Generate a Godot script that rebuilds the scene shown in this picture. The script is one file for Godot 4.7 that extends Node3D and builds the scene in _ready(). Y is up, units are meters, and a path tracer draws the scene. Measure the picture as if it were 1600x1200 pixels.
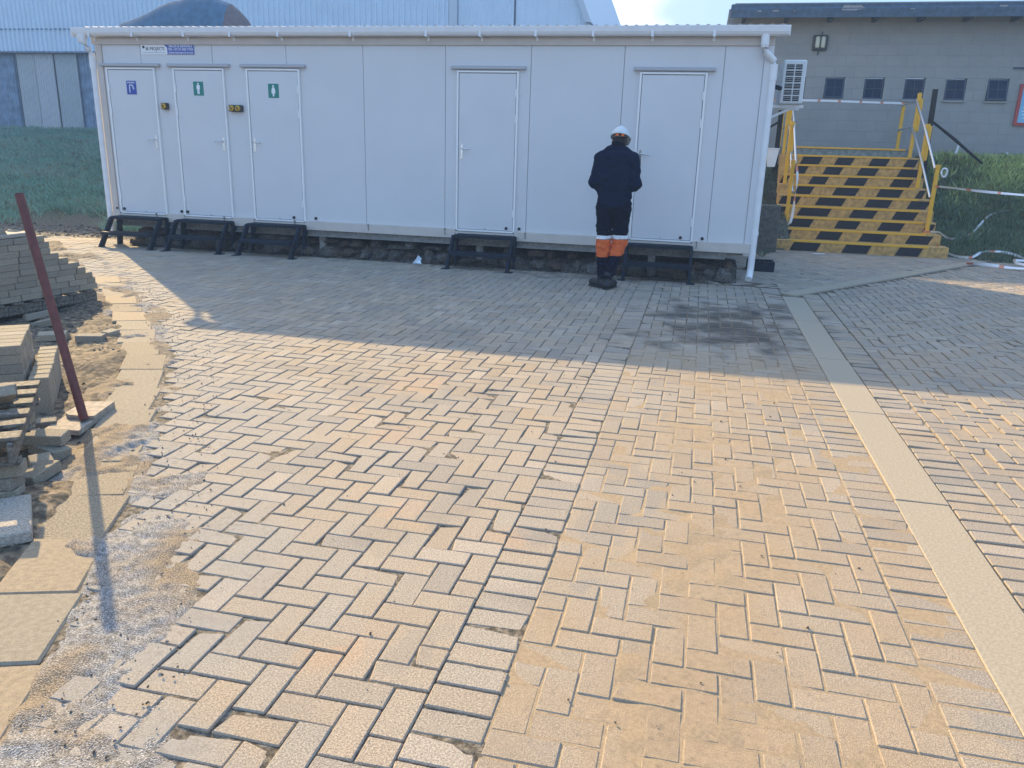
extends Node3D

# ---------------------------------------------------------------- mesh builder
class Geo:
	var v := PackedVector3Array()
	var n := PackedVector3Array()
	var c := PackedColorArray()
	var col := Color(1, 1, 1)
	var colored := false

	func tri(a: Vector3, b: Vector3, d: Vector3) -> void:   # counter-clockwise seen from outside
		var nn := (b - a).cross(d - a).normalized()
		v.append_array([a, d, b]); n.append_array([nn, nn, nn]); c.append_array([col, col, col])

	func trio(a: Vector3, b: Vector3, d: Vector3, mid: Vector3) -> void:
		if (b - a).cross(d - a).dot((a + b + d) / 3.0 - mid) >= 0.0: tri(a, b, d)
		else: tri(a, d, b)

	func quado(a: Vector3, b: Vector3, d: Vector3, e: Vector3, mid: Vector3) -> void:
		trio(a, b, d, mid); trio(a, d, e, mid)

	func quad(a: Vector3, b: Vector3, d: Vector3, e: Vector3) -> void:
		tri(a, b, d); tri(a, d, e)

	func box(at: Vector3, size: Vector3, bas := Basis(), bev := 0.0) -> void:
		hexa(box_points(at, size, bas), at) if bev <= 0.0 else chamfer(at, size, bas, bev)

	static func box_points(at: Vector3, size: Vector3, bas := Basis()) -> PackedVector3Array:
		var p := PackedVector3Array()
		for i in 8:
			p.append(at + bas * (size * 0.5 * Vector3(1 if i & 1 else -1, 1 if i & 2 else -1, 1 if i & 4 else -1)))
		return p

	func hexa(p: PackedVector3Array, mid: Vector3) -> void:
		for f in [[0, 1, 3, 2], [4, 5, 7, 6], [0, 1, 5, 4], [2, 3, 7, 6], [0, 2, 6, 4], [1, 3, 7, 5]]:
			quado(p[f[0]], p[f[1]], p[f[2]], p[f[3]], mid)

	func chamfer(at: Vector3, size: Vector3, bas: Basis, b: float, bottom := true, jit := 0.0, rng: RandomNumberGenerator = null) -> void:
		var h := size * 0.5
		var pts := {}
		for sx in [-1, 1]:
			for sy in [-1, 1]:
				for sz in [-1, 1]:
					var s := Vector3(sx, sy, sz)
					var w := Vector3.ZERO
					if jit > 0.0: w = Vector3(rng.randf_range(-jit, jit), rng.randf_range(-jit, jit) * 0.7, rng.randf_range(-jit, jit))
					pts[[sx, sy, sz, 0]] = at + bas * (s * Vector3(h.x, h.y - b, h.z - b) + w)
					pts[[sx, sy, sz, 1]] = at + bas * (s * Vector3(h.x - b, h.y, h.z - b) + w)
					pts[[sx, sy, sz, 2]] = at + bas * (s * Vector3(h.x - b, h.y - b, h.z) + w)
		for s in [-1, 1]:
			quado(pts[[s, -1, -1, 0]], pts[[s, 1, -1, 0]], pts[[s, 1, 1, 0]], pts[[s, -1, 1, 0]], at)
			if bottom or s > 0: quado(pts[[-1, s, -1, 1]], pts[[1, s, -1, 1]], pts[[1, s, 1, 1]], pts[[-1, s, 1, 1]], at)
			quado(pts[[-1, -1, s, 2]], pts[[1, -1, s, 2]], pts[[1, 1, s, 2]], pts[[-1, 1, s, 2]], at)
		for a in [-1, 1]:
			for d in [-1, 1]:
				if bottom or d > 0: quado(pts[[a, d, -1, 0]], pts[[a, d, 1, 0]], pts[[a, d, 1, 1]], pts[[a, d, -1, 1]], at)
				if bottom or a > 0: quado(pts[[-1, a, d, 1]], pts[[1, a, d, 1]], pts[[1, a, d, 2]], pts[[-1, a, d, 2]], at)
				quado(pts[[a, -1, d, 0]], pts[[a, 1, d, 0]], pts[[a, 1, d, 2]], pts[[a, -1, d, 2]], at)
				for e in [-1, 1]:
					if bottom or d > 0: trio(pts[[a, d, e, 0]], pts[[a, d, e, 1]], pts[[a, d, e, 2]], at)

	func ring(at: Vector3, ax: Vector3, up: Vector3, r: float, k: int) -> PackedVector3Array:
		var p := PackedVector3Array()
		var side := ax.cross(up).normalized()
		var u2 := side.cross(ax).normalized()
		for i in k:
			var t := TAU * i / k
			p.append(at + (side * cos(t) + u2 * sin(t)) * r)
		return p

	func tube(path: Array, radii, k := 10, caps := true) -> void:
		var rings := []
		var m := path.size()
		for i in m:
			var d: Vector3 = (path[mini(i + 1, m - 1)] - path[maxi(i - 1, 0)]).normalized()
			var up := Vector3.UP if absf(d.y) < 0.9 else Vector3.BACK
			rings.append(ring(path[i], d, up, radii[i] if radii is Array else radii, k))
		for i in m - 1:
			for j in k:
				var j2 := (j + 1) % k
				var q := [rings[i][j], rings[i][j2], rings[i + 1][j2], rings[i + 1][j]]
				var cs := [path[i], path[i], path[i + 1], path[i + 1]]
				var ns := []
				for t in 4: ns.append((q[t] - cs[t]).normalized())
				var fl: bool = (q[1] - q[0]).cross(q[3] - q[0]).dot(ns[0]) < 0.0
				for o in [[0, 1, 2], [0, 2, 3]]:
					var a: int = o[0]
					var b: int = o[1]
					var e: int = o[2]
					if fl:
						var s := b; b = e; e = s
					v.append_array([q[a], q[e], q[b]]); n.append_array([ns[a], ns[e], ns[b]]); c.append_array([col, col, col])
		if caps:
			for e in [0, m - 1]:
				var inner: Vector3 = path[1] if e == 0 else path[m - 2]
				for j in range(1, k - 1): trio(rings[e][0], rings[e][j], rings[e][j + 1], inner)

	func prism(poly: PackedVector2Array, at: Vector3, ex: Vector3, ey: Vector3, depth: Vector3) -> void:   # polygon extruded along depth
		var idx := Geometry2D.triangulate_polygon(poly)
		var p := []
		var mid := Vector3.ZERO
		for q in poly:
			p.append(at + ex * q.x + ey * q.y); mid += p[-1]
		mid = mid / poly.size() + depth * 0.5
		for i in range(0, idx.size(), 3):
			trio(p[idx[i]], p[idx[i + 1]], p[idx[i + 2]], p[idx[i]] + depth)
			trio(p[idx[i]] + depth, p[idx[i + 1]] + depth, p[idx[i + 2]] + depth, p[idx[i]])
		var cw := Geometry2D.is_polygon_clockwise(poly)
		var flip := (ex.cross(ey).dot(depth) < 0.0) != cw
		for i in p.size():
			var a: Vector3 = p[i]
			var b: Vector3 = p[(i + 1) % p.size()]
			if flip: quad(b, a, a + depth, b + depth)
			else: quad(a, b, b + depth, a + depth)

	func mesh() -> ArrayMesh:
		var a := []
		a.resize(Mesh.ARRAY_MAX)
		a[Mesh.ARRAY_VERTEX] = v
		a[Mesh.ARRAY_NORMAL] = n
		if colored: a[Mesh.ARRAY_COLOR] = c
		var m := ArrayMesh.new()
		m.add_surface_from_arrays(Mesh.PRIMITIVE_TRIANGLES, a)
		return m

# ---------------------------------------------------------------- naming and tagging
var names := {}
var rng := RandomNumberGenerator.new()

func numbered(s: String) -> String:
	var k: int = names.get(s, 0)
	names[s] = k + 1
	return s if k == 0 else "%s_%03d" % [s, k]

func tag(o: Node, label: String, category := "", group := "", kind := "") -> void:
	if label: o.set_meta("label", label)
	if category: o.set_meta("category", category)
	if group: o.set_meta("group", group)
	if kind: o.set_meta("kind", kind)

func thing(called: String, label: String, category := "", at := Vector3.ZERO, group := "", kind := "") -> Node3D:
	var o := Node3D.new()
	o.name = numbered(called)
	add_child(o)
	o.position = at
	tag(o, label, category, group, kind)
	return o

func part(called: String, m, material: Material, parent: Node3D) -> MeshInstance3D:
	var o := MeshInstance3D.new()
	o.mesh = m.mesh() if m is Geo else m
	o.material_override = material
	if parent == null:
		o.name = numbered(called); add_child(o)
	else:
		o.name = called; parent.add_child(o, true)
	return o

func pbox(called: String, at: Vector3, size: Vector3, material: Material, parent: Node3D, bev := 0.0, bas := Basis()) -> MeshInstance3D:
	var g := Geo.new()
	g.box(at, size, bas, bev)
	return part(called, g, material, parent)

# ---------------------------------------------------------------- materials
func lin(r: float, g: float, b: float) -> Color:
	return Color(r, g, b).linear_to_srgb()

func noise(seed_: int, freq: float, oct := 4, type := FastNoiseLite.TYPE_SIMPLEX_SMOOTH) -> FastNoiseLite:
	var f := FastNoiseLite.new()
	f.seed = seed_; f.frequency = freq; f.noise_type = type
	f.fractal_octaves = oct
	return f

func grain(seed_: int, size: int, freq: float, lo: float, hi: float, oct := 5, specks := 0.0, contrast := 1.0) -> ImageTexture:
	var im := noise(seed_, freq, oct).get_seamless_image(size, size)
	im.convert(Image.FORMAT_L8)
	var d := im.get_data()
	var fine := noise(seed_ + 7, 0.19, 2).get_seamless_image(size, size)
	fine.convert(Image.FORMAT_L8)
	var e := fine.get_data()
	for i in d.size():
		var t := clampf((d[i] / 255.0 - 0.5) * contrast + 0.5, 0.0, 1.0)
		var x := lerpf(lo, hi, t)
		if specks > 0.0:
			var q := e[i] / 255.0
			if q < 0.24: x *= 1.0 - specks * minf(1.0, (0.24 - q) * 14.0)
			elif q > 0.78: x = minf(1.0, x * (1.0 + specks * 0.35))
			x *= 0.94 + 0.12 * q
		d[i] = int(clampf(x, 0, 1) * 255.0)
	return ImageTexture.create_from_image(Image.create_from_data(size, size, false, Image.FORMAT_L8, d))

var tex := {}

func mat(color: Color, rough := 0.8, opt := {}) -> StandardMaterial3D:
	var m := StandardMaterial3D.new()
	m.albedo_color = color
	m.roughness = rough
	m.metallic = opt.get("metal", 0.0)
	m.metallic_specular = opt.get("spec", 0.5)
	if opt.has("tex"):
		m.albedo_texture = tex[opt.tex]
	if opt.has("bump"):
		m.heightmap_enabled = true
		m.heightmap_texture = tex[opt.bump]
		m.heightmap_scale = opt.get("depth", 0.3)
	if opt.has("tex") or opt.has("bump"):
		m.uv1_triplanar = true
		m.uv1_world_triplanar = opt.get("world", true)
		m.uv1_scale = Vector3.ONE * float(opt.get("scale", 1.0)) * opt.get("stretch", Vector3.ONE)
	if opt.get("vcol", false): m.vertex_color_use_as_albedo = true
	if opt.get("stain", false):
		m.detail_enabled = true
		m.detail_albedo = tex["stain"]
		m.detail_blend_mode = BaseMaterial3D.BLEND_MODE_MIX
		m.detail_uv_layer = BaseMaterial3D.DETAIL_UV_2
		m.uv2_triplanar = true
		m.uv2_world_triplanar = true
		m.uv2_triplanar_sharpness = 12.0
		m.uv2_scale = Vector3(1.0 / STW, 0.0, 1.0 / STW)
		m.uv2_offset = Vector3(-STX / STW, 0.5, -STZ / STW)
	return m

const STX := -9.0
const STZ := -11.0
const STW := 12.8

# ---------------------------------------------------------------- terrain and the curved kerb
var bumpy: FastNoiseLite
var fine_noise: FastNoiseLite
var patchy: FastNoiseLite
const KERB := [Vector2(-1.30, -0.40), Vector2(-1.62, -1.0), Vector2(-2.10, -1.93), Vector2(-2.33, -2.38), Vector2(-2.55, -2.8), Vector2(-2.98, -3.5), Vector2(-3.40, -4.15), Vector2(-3.78, -4.75), Vector2(-4.53, -5.63), Vector2(-5.1, -6.25), Vector2(-5.8, -7.0), Vector2(-7.2, -8.35), Vector2(-9.4, -10.35), Vector2(-10.6, -11.4)]
var kerb_len := PackedFloat32Array()

func kerb_at(s: float) -> Array:    # point, direction at a length along the kerb
	for i in KERB.size() - 1:
		if s <= kerb_len[i + 1] or i == KERB.size() - 2:
			var t := (s - kerb_len[i]) / (kerb_len[i + 1] - kerb_len[i])
			var d0: Vector2 = (KERB[i + 1] - KERB[maxi(i - 1, 0)]).normalized()
			var d1: Vector2 = (KERB[mini(i + 2, KERB.size() - 1)] - KERB[i]).normalized()
			return [KERB[i].lerp(KERB[i + 1], t), d0.lerp(d1, t).normalized()]
	return []

func kerb_off(p: Vector2) -> Vector2:    # (signed distance: positive on the paved side, length along)
	var best := 1e9
	var out := Vector2.ZERO
	for i in KERB.size() - 1:
		var a: Vector2 = KERB[i]
		var ab: Vector2 = KERB[i + 1] - a
		var t := clampf((p - a).dot(ab) / ab.length_squared(), 0, 1)
		var q := p - (a + ab * t)
		var d := q.length()
		if d < best:
			best = d
			out = Vector2(d * (1.0 if ab.cross(q) > 0.0 else -1.0), lerpf(kerb_len[i], kerb_len[i + 1], t))
	return out

func terrain(x: float, z: float) -> float:
	var l := 1.9 * clampf((-12.9 - z) / 18.0, 0, 1)
	var t := clampf((-14.9 - z) / 3.3, 0, 1)
	var r := 1.64 * (t * 0.75 + 0.25 * (t * t * (3 - 2 * t)))
	if x > 0.2 and x < 1.55: r = maxf(r, 0.62 * smoothstep(-14.70, -15.0, z))
	var h := lerpf(l, r, smoothstep(-10.0, -1.5, x))
	var b := bumpy.get_noise_2d(x * 10.0, z * 10.0)
	return h - 0.075 + b * 0.05 * clampf(h * 4.0, 0.15, 1.0)

func grid_mesh(nx: int, nz: int, at: Callable, tint: Callable) -> ArrayMesh:
	var st := SurfaceTool.new()
	st.begin(Mesh.PRIMITIVE_TRIANGLES)
	for j in nz:
		for i in nx:
			var p: Vector3 = at.call(float(i) / (nx - 1), float(j) / (nz - 1))
			st.set_color(tint.call(p))
			st.add_vertex(p)
	for j in nz - 1:
		for i in nx - 1:
			var k := j * nx + i
			st.add_index(k); st.add_index(k + 1); st.add_index(k + nx)
			st.add_index(k + 1); st.add_index(k + nx + 1); st.add_index(k + nx)
	st.generate_normals()
	return st.commit()

# ---------------------------------------------------------------- bodies: smooth union of tapered capsules, meshed as surface nets
func sdf_mesh(bones: Array, cell: float, k: float, tint: Variant = null, wrinkle := 0.0, wfreq := 9.0, seed_ := 3, cut_lo := -99.0, cut_hi := 99.0) -> ArrayMesh:
	var lo := Vector3.ONE * 1e9
	var hi := -lo
	for b in bones:
		var r: float = maxf(b[2], b[3]) * 1.5 + cell * 4.0 + k
		for q in [b[0], b[1]]:
			lo = lo.min(q - Vector3.ONE * r); hi = hi.max(q + Vector3.ONE * r)
	var dim := Vector3i(((hi - lo) / cell).ceil()) + Vector3i.ONE
	var nx := dim.x
	var nxy := dim.x * dim.y
	var f := PackedFloat32Array()
	f.resize(nxy * dim.z)
	f.fill(1.0)
	for b in bones:
		var a: Vector3 = b[0]
		var e: Vector3 = b[1]
		var ra: float = b[2]
		var rb: float = b[3]
		var sc: Vector3 = b[4] if b.size() > 4 else Vector3.ONE
		var inv := Vector3.ONE / sc
		var low := minf(sc.x, minf(sc.y, sc.z))
		var ab := (e - a) * inv
		var l2 := maxf(ab.length_squared(), 1e-9)
		var reach := maxf(ra, rb) * maxf(sc.x, maxf(sc.y, sc.z)) + maxf(4.0 * cell, k)
		var i0 := Vector3i(((a.min(e) - Vector3.ONE * reach - lo) / cell).floor()).clamp(Vector3i.ZERO, dim - Vector3i.ONE)
		var i1 := Vector3i(((a.max(e) + Vector3.ONE * reach - lo) / cell).ceil()).clamp(Vector3i.ZERO, dim - Vector3i.ONE)
		for z in range(i0.z, i1.z + 1):
			for y in range(i0.y, i1.y + 1):
				var idx := z * nxy + y * nx + i0.x
				for x in range(i0.x, i1.x + 1):
					var p := (lo + Vector3(x, y, z) * cell - a) * inv
					var t := clampf(p.dot(ab) / l2, 0.0, 1.0)
					var d := ((p - ab * t).length() - lerpf(ra, rb, t)) * low
					var o := f[idx]
					var h := maxf(k - absf(o - d), 0.0) / k
					f[idx] = minf(o, d) - h * h * k * 0.25
					idx += 1
	if wrinkle > 0.0:
		var w := noise(seed_, wfreq, 3)
		w.fractal_type = FastNoiseLite.FRACTAL_RIDGED
		for z in dim.z:
			for y in dim.y:
				for x in dim.x:
					var i := z * nxy + y * nx + x
					if absf(f[i]) < cell * 3.0:
						var q := lo + Vector3(x, y, z) * cell
						f[i] += wrinkle * w.get_noise_3d(q.x, q.y * 1.7, q.z)
	if cut_lo > -90.0 or cut_hi < 90.0:
		for y in dim.y:
			var yy := lo.y + y * cell
			var c := maxf(cut_lo - yy, yy - cut_hi)
			if c > -cell * 4.0:
				for z in dim.z:
					for x in dim.x:
						var i := z * nxy + y * nx + x
						f[i] = maxf(f[i], c)
	var vid := {}
	var st := SurfaceTool.new()
	st.begin(Mesh.PRIMITIVE_TRIANGLES)
	var cnt := 0
	var off := [0, 1, nx, nx + 1, nxy, nxy + 1, nxy + nx, nxy + nx + 1]
	var lim := cell * 2.5
	for z in dim.z - 1:
		for y in dim.y - 1:
			for x in dim.x - 1:
				var i := z * nxy + y * nx + x
				if absf(f[i]) > lim: continue
				var mask := 0
				for q in 8:
					if f[i + off[q]] < 0.0: mask |= 1 << q
				if mask == 0 or mask == 255: continue
				var s := Vector3.ZERO
				var m := 0
				for q in 8:
					for ax in [1, 2, 4]:
						if q & ax: continue
						var fa := f[i + off[q]]
						var fb := f[i + off[q | ax]]
						if (fa < 0.0) == (fb < 0.0): continue
						var t := fa / (fa - fb)
						s += Vector3((q & 1) + (t if ax == 1 else 0.0), (q >> 1 & 1) + (t if ax == 2 else 0.0), (q >> 2 & 1) + (t if ax == 4 else 0.0))
						m += 1
				var p := lo + (Vector3(x, y, z) + s / m) * cell
				if tint != null: st.set_color(tint.call(p))
				st.add_vertex(p)
				vid[i] = cnt
				cnt += 1
	for i in vid.keys():
		for ax in 3:
			var d: int = [1, nx, nxy][ax]
			var u: int = [nx, nxy, 1][ax]
			var w2: int = [nxy, 1, nx][ax]
			if (f[i] < 0.0) == (f[i + d] < 0.0): continue
			if not (vid.has(i - u) and vid.has(i - w2) and vid.has(i - u - w2)): continue
			var q := [vid[i], vid[i - u], vid[i - u - w2], vid[i - w2]]
			var order := [0, 2, 1, 0, 3, 2] if f[i] < 0.0 else [0, 1, 2, 0, 2, 3]
			for o in order: st.add_index(q[o])
	st.generate_normals()
	return st.commit()

# ================================================================ the scene
func _ready() -> void:
	rng.seed = 71
	# ---- camera
	var cam := Camera3D.new()
	cam.name = "camera"
	add_child(cam)
	cam.position = Vector3(0, 1.55, 0)
	cam.rotation = Vector3(-0.288166, 0.220833, 0.03026)
	cam.fov = 51.849
	cam.near = 0.05
	cam.far = 900.0
	cam.current = true
	# ---- sky, haze, exposure
	var env := Environment.new()
	env.background_mode = Environment.BG_SKY
	env.tonemap_mode = Environment.TONE_MAPPER_LINEAR
	env.tonemap_exposure = 2.4
	env.sdfgi_enabled = true
	env.ssao_enabled = true
	env.ssil_enabled = true
	env.fog_enabled = true
	env.fog_density = 0.004
	env.fog_light_color = Color(0.70, 0.84, 1.0)
	var sm := ProceduralSkyMaterial.new()
	sm.sky_top_color = Color(0.39, 0.57, 0.79)
	sm.sky_horizon_color = Color(0.71, 0.82, 0.93)
	sm.sky_curve = 0.16
	sm.sky_energy_multiplier = 0.93
	sm.ground_bottom_color = Color(0.30, 0.27, 0.22)
	sm.ground_horizon_color = Color(0.55, 0.62, 0.68)
	sm.sun_angle_max = 60.0
	sm.sun_curve = 0.62
	sm.sky_cover = clouds()
	sm.sky_cover_modulate = Color(1, 1, 1, 0.9)
	var sky := Sky.new()
	sky.sky_material = sm
	env.sky = sky
	var we := WorldEnvironment.new()
	we.name = "world_environment"
	we.environment = env
	add_child(we)
	# ---- sun: low, behind the cabin
	var sun := DirectionalLight3D.new()
	sun.name = "sun"
	add_child(sun)
	sun.basis = Basis.looking_at(Vector3(0.72, -0.46, 0.694))
	sun.light_energy = 1.4
	sun.light_color = Color(1.0, 0.88, 0.67)
	sun.light_angular_distance = 0.5
	sun.shadow_enabled = true

	make_textures()
	make_materials()
	kerb_len.append(0.0)
	for i in KERB.size() - 1: kerb_len.append(kerb_len[i] + KERB[i].distance_to(KERB[i + 1]))
	bumpy = noise(5, 0.09, 4)
	fine_noise = noise(9, 1.4, 4)
	patchy = noise(21, 0.35, 4)
	build_ground()
	build_warehouse()
	build_block_building()
	build_cabin()
	build_pavements()
	build_staircase()
	build_tarp_mound()
	build_edges()
	build_dirt()
	build_cabin_extras()
	build_brick_stacks()
	build_person()
	build_tapes_and_posts()
	build_small_things()
	build_grass()

func clouds() -> ImageTexture:
	var w := 1024
	var h := 512
	var im := Image.create(w, h, false, Image.FORMAT_RGBA8)
	var a := noise(31, 2.2, 6)
	var b := noise(44, 0.9, 3)
	for j in h:
		var up := (0.5 - (j + 0.5) / h) * PI
		if up < 0.0: continue
		for i in w:
			var th := TAU * (i + 0.5) / w
			var p := Vector3(cos(th) * cos(up), sin(up) * 2.6, sin(th) * cos(up))
			var q := a.get_noise_3dv(p) + 0.6 * b.get_noise_3dv(p) - 0.10
			var al := clampf(q * 2.4, 0, 1) * smoothstep(0.0, 0.10, up) * 0.75
			if al > 0.0: im.set_pixel(i, j, Color(1, 1, 1, al))
	return ImageTexture.create_from_image(im)

func make_textures() -> void:
	tex.concrete = grain(11, 512, 0.07, 0.70, 1.0, 5, 0.8, 1.4)
	tex.smooth = grain(18, 512, 0.03, 0.86, 1.0, 5, 0.3, 1.3)
	tex.ash = grain(19, 512, 0.11, 0.5, 1.0, 4, 0.8, 1.8)
	tex.panel = grain(20, 256, 0.012, 0.975, 1.0, 3, 0.0, 1.0)
	tex.rough = grain(12, 512, 0.15, 0.0, 1.0, 5, 0.6, 1.5)
	tex.soil = grain(13, 512, 0.03, 0.45, 1.0, 6, 0.55, 1.6)
	tex.paint = grain(14, 512, 0.008, 0.955, 1.0, 4, 0.03, 1.2)
	tex.weather = grain(15, 512, 0.014, 0.78, 1.0, 5, 0.12, 1.4)
	tex.wood = grain(16, 512, 0.02, 0.55, 1.0, 5, 0.2, 1.6)
	tex.cloth = grain(17, 256, 0.05, 0.7, 1.0, 4, 0.1, 1.3)
	tex.stain = stains()

func stains() -> ImageTexture:
	var s := 1024
	var im := Image.create(s, s, false, Image.FORMAT_RGBA8)
	var n1 := noise(51, 0.55, 5)
	var n2 := noise(52, 2.4, 4)
	var n3 := noise(53, 0.8, 5)
	var gritty := RandomNumberGenerator.new()
	gritty.seed = 77
	var rust := [[-1.02, -2.02, 0.16], [-1.55, -3.95, 0.22], [-0.62, -2.9, 0.12], [-2.1, -4.1, 0.3], [-1.15, -3.05, 0.2], [-1.75, -4.9, 0.35]]
	for j in s:
		var z := STZ + (j + 0.5) / s * STW
		if z > -0.6: break
		for i in s:
			var x := STX + (i + 0.5) / s * STW
			if x < -8.8: continue
			var a := n1.get_noise_2d(x, z)
			var b := n2.get_noise_2d(x, z)
			var r := 0.0
			var g := 0.0
			var bl := 0.0
			var al := 0.0
			# loose orange sand trodden over the bay beside the brick band
			var m := smoothstep(-0.40, 0.12, x + 0.22 * a + 0.03 * (z + 3.0)) * (1.0 - smoothstep(0.35, 1.0, x + 0.35 * a - 0.05 * (z + 4.0)))
			m *= smoothstep(-6.2, -4.2, z + a) 
			m = clampf(m * (0.85 + 0.75 * a + 0.4 * b), 0.0, 1.0)
			if x > -0.45 and x < 1.04: m = maxf(m, clampf(0.36 + 0.6 * a + 0.35 * b, 0.05, 0.75) * smoothstep(-7.4, -5.6, z + 0.6 * a))
			elif x >= 1.04: m = maxf(m, 0.15 + 0.3 * maxf(0.0, a + 0.2 * b))
			if x < -0.64: m = clampf(0.10 + 0.42 * (n3.get_noise_2d(x + 9.0, z) - 0.1), 0.0, 0.45)
			var grime := clampf((n3.get_noise_2d(x * 1.7 + 20.0, z * 0.9) - 0.05) * 0.9 + 0.25 * b, 0.0, 0.28)
			if grime > 0.02 and grime > m * 0.78:
				r = 0.50; g = 0.475; bl = 0.44; al = grime
			if m > 0.0 and m * 0.78 >= al:
				r = 0.63; g = 0.54; bl = 0.418; al = m * 0.72
			for q in rust:
				var d: float = Vector2(x - q[0], z - q[1]).length() / q[2]
				if d < 1.3:
					var k := smoothstep(1.25, 0.2, d + 0.5 * b) * 0.24
					if k > al: r = 0.74; g = 0.57; bl = 0.41; al = k
			# dark oil stains in front of the last door
			var o := Vector2((x - 0.45) / 1.0, (z + 7.9) / 1.9).length() + 0.9 * b + 0.7 * a
			if o < 0.9:
				var k2 := smoothstep(1.0, 0.0, o) * 0.78
				if k2 > al * 0.6: r = 0.17; g = 0.16; bl = 0.16; al = k2
			var o2 := Vector2((x + 1.1) / 1.6, (z + 10.1) / 0.5).length() + 0.7 * b + 0.6 * a
			if o2 < 0.8:
				var k3 := smoothstep(0.8, 0.0, o2) * 0.6
				if k3 > al * 0.6: r = 0.22; g = 0.19; bl = 0.17; al = k3
			# grey ash rubbed over the bricks beside the dished kerb
			if x < -0.9:
				var ko := kerb_quick(x, z)
				if ko > -0.2 and ko < 1.5:
					var k4 := smoothstep(1.15, 0.25, ko + 0.5 * a + 0.25 * b) * (0.55 + 0.6 * b) * smoothstep(-0.1, 0.5, n3.get_noise_2d(x * 0.8, z * 0.8) + 0.42)
					if k4 > 0.06: r = 0.58; g = 0.57; bl = 0.55; al = clampf(k4, 0, 0.85)
			if al > 0.01:
				var gr := 0.93 + 0.13 * gritty.randf() - (0.16 if gritty.randf() < 0.05 else 0.0)
				im.set_pixel(i, j, Color(r * gr, g * gr, bl * gr, al))
	return ImageTexture.create_from_image(im)

func kerb_quick(x: float, z: float) -> float:
	for i in KERB.size() - 1:
		if z <= KERB[i].y and z > KERB[i + 1].y:
			var t: float = (z - KERB[i].y) / (KERB[i + 1].y - KERB[i].y)
			return (x - lerpf(KERB[i].x, KERB[i + 1].x, t)) * 0.75
	return 9.0

var M := {}
var brick_tone := []      # linear base colours of the paving bricks
var brick_mats := []

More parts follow.
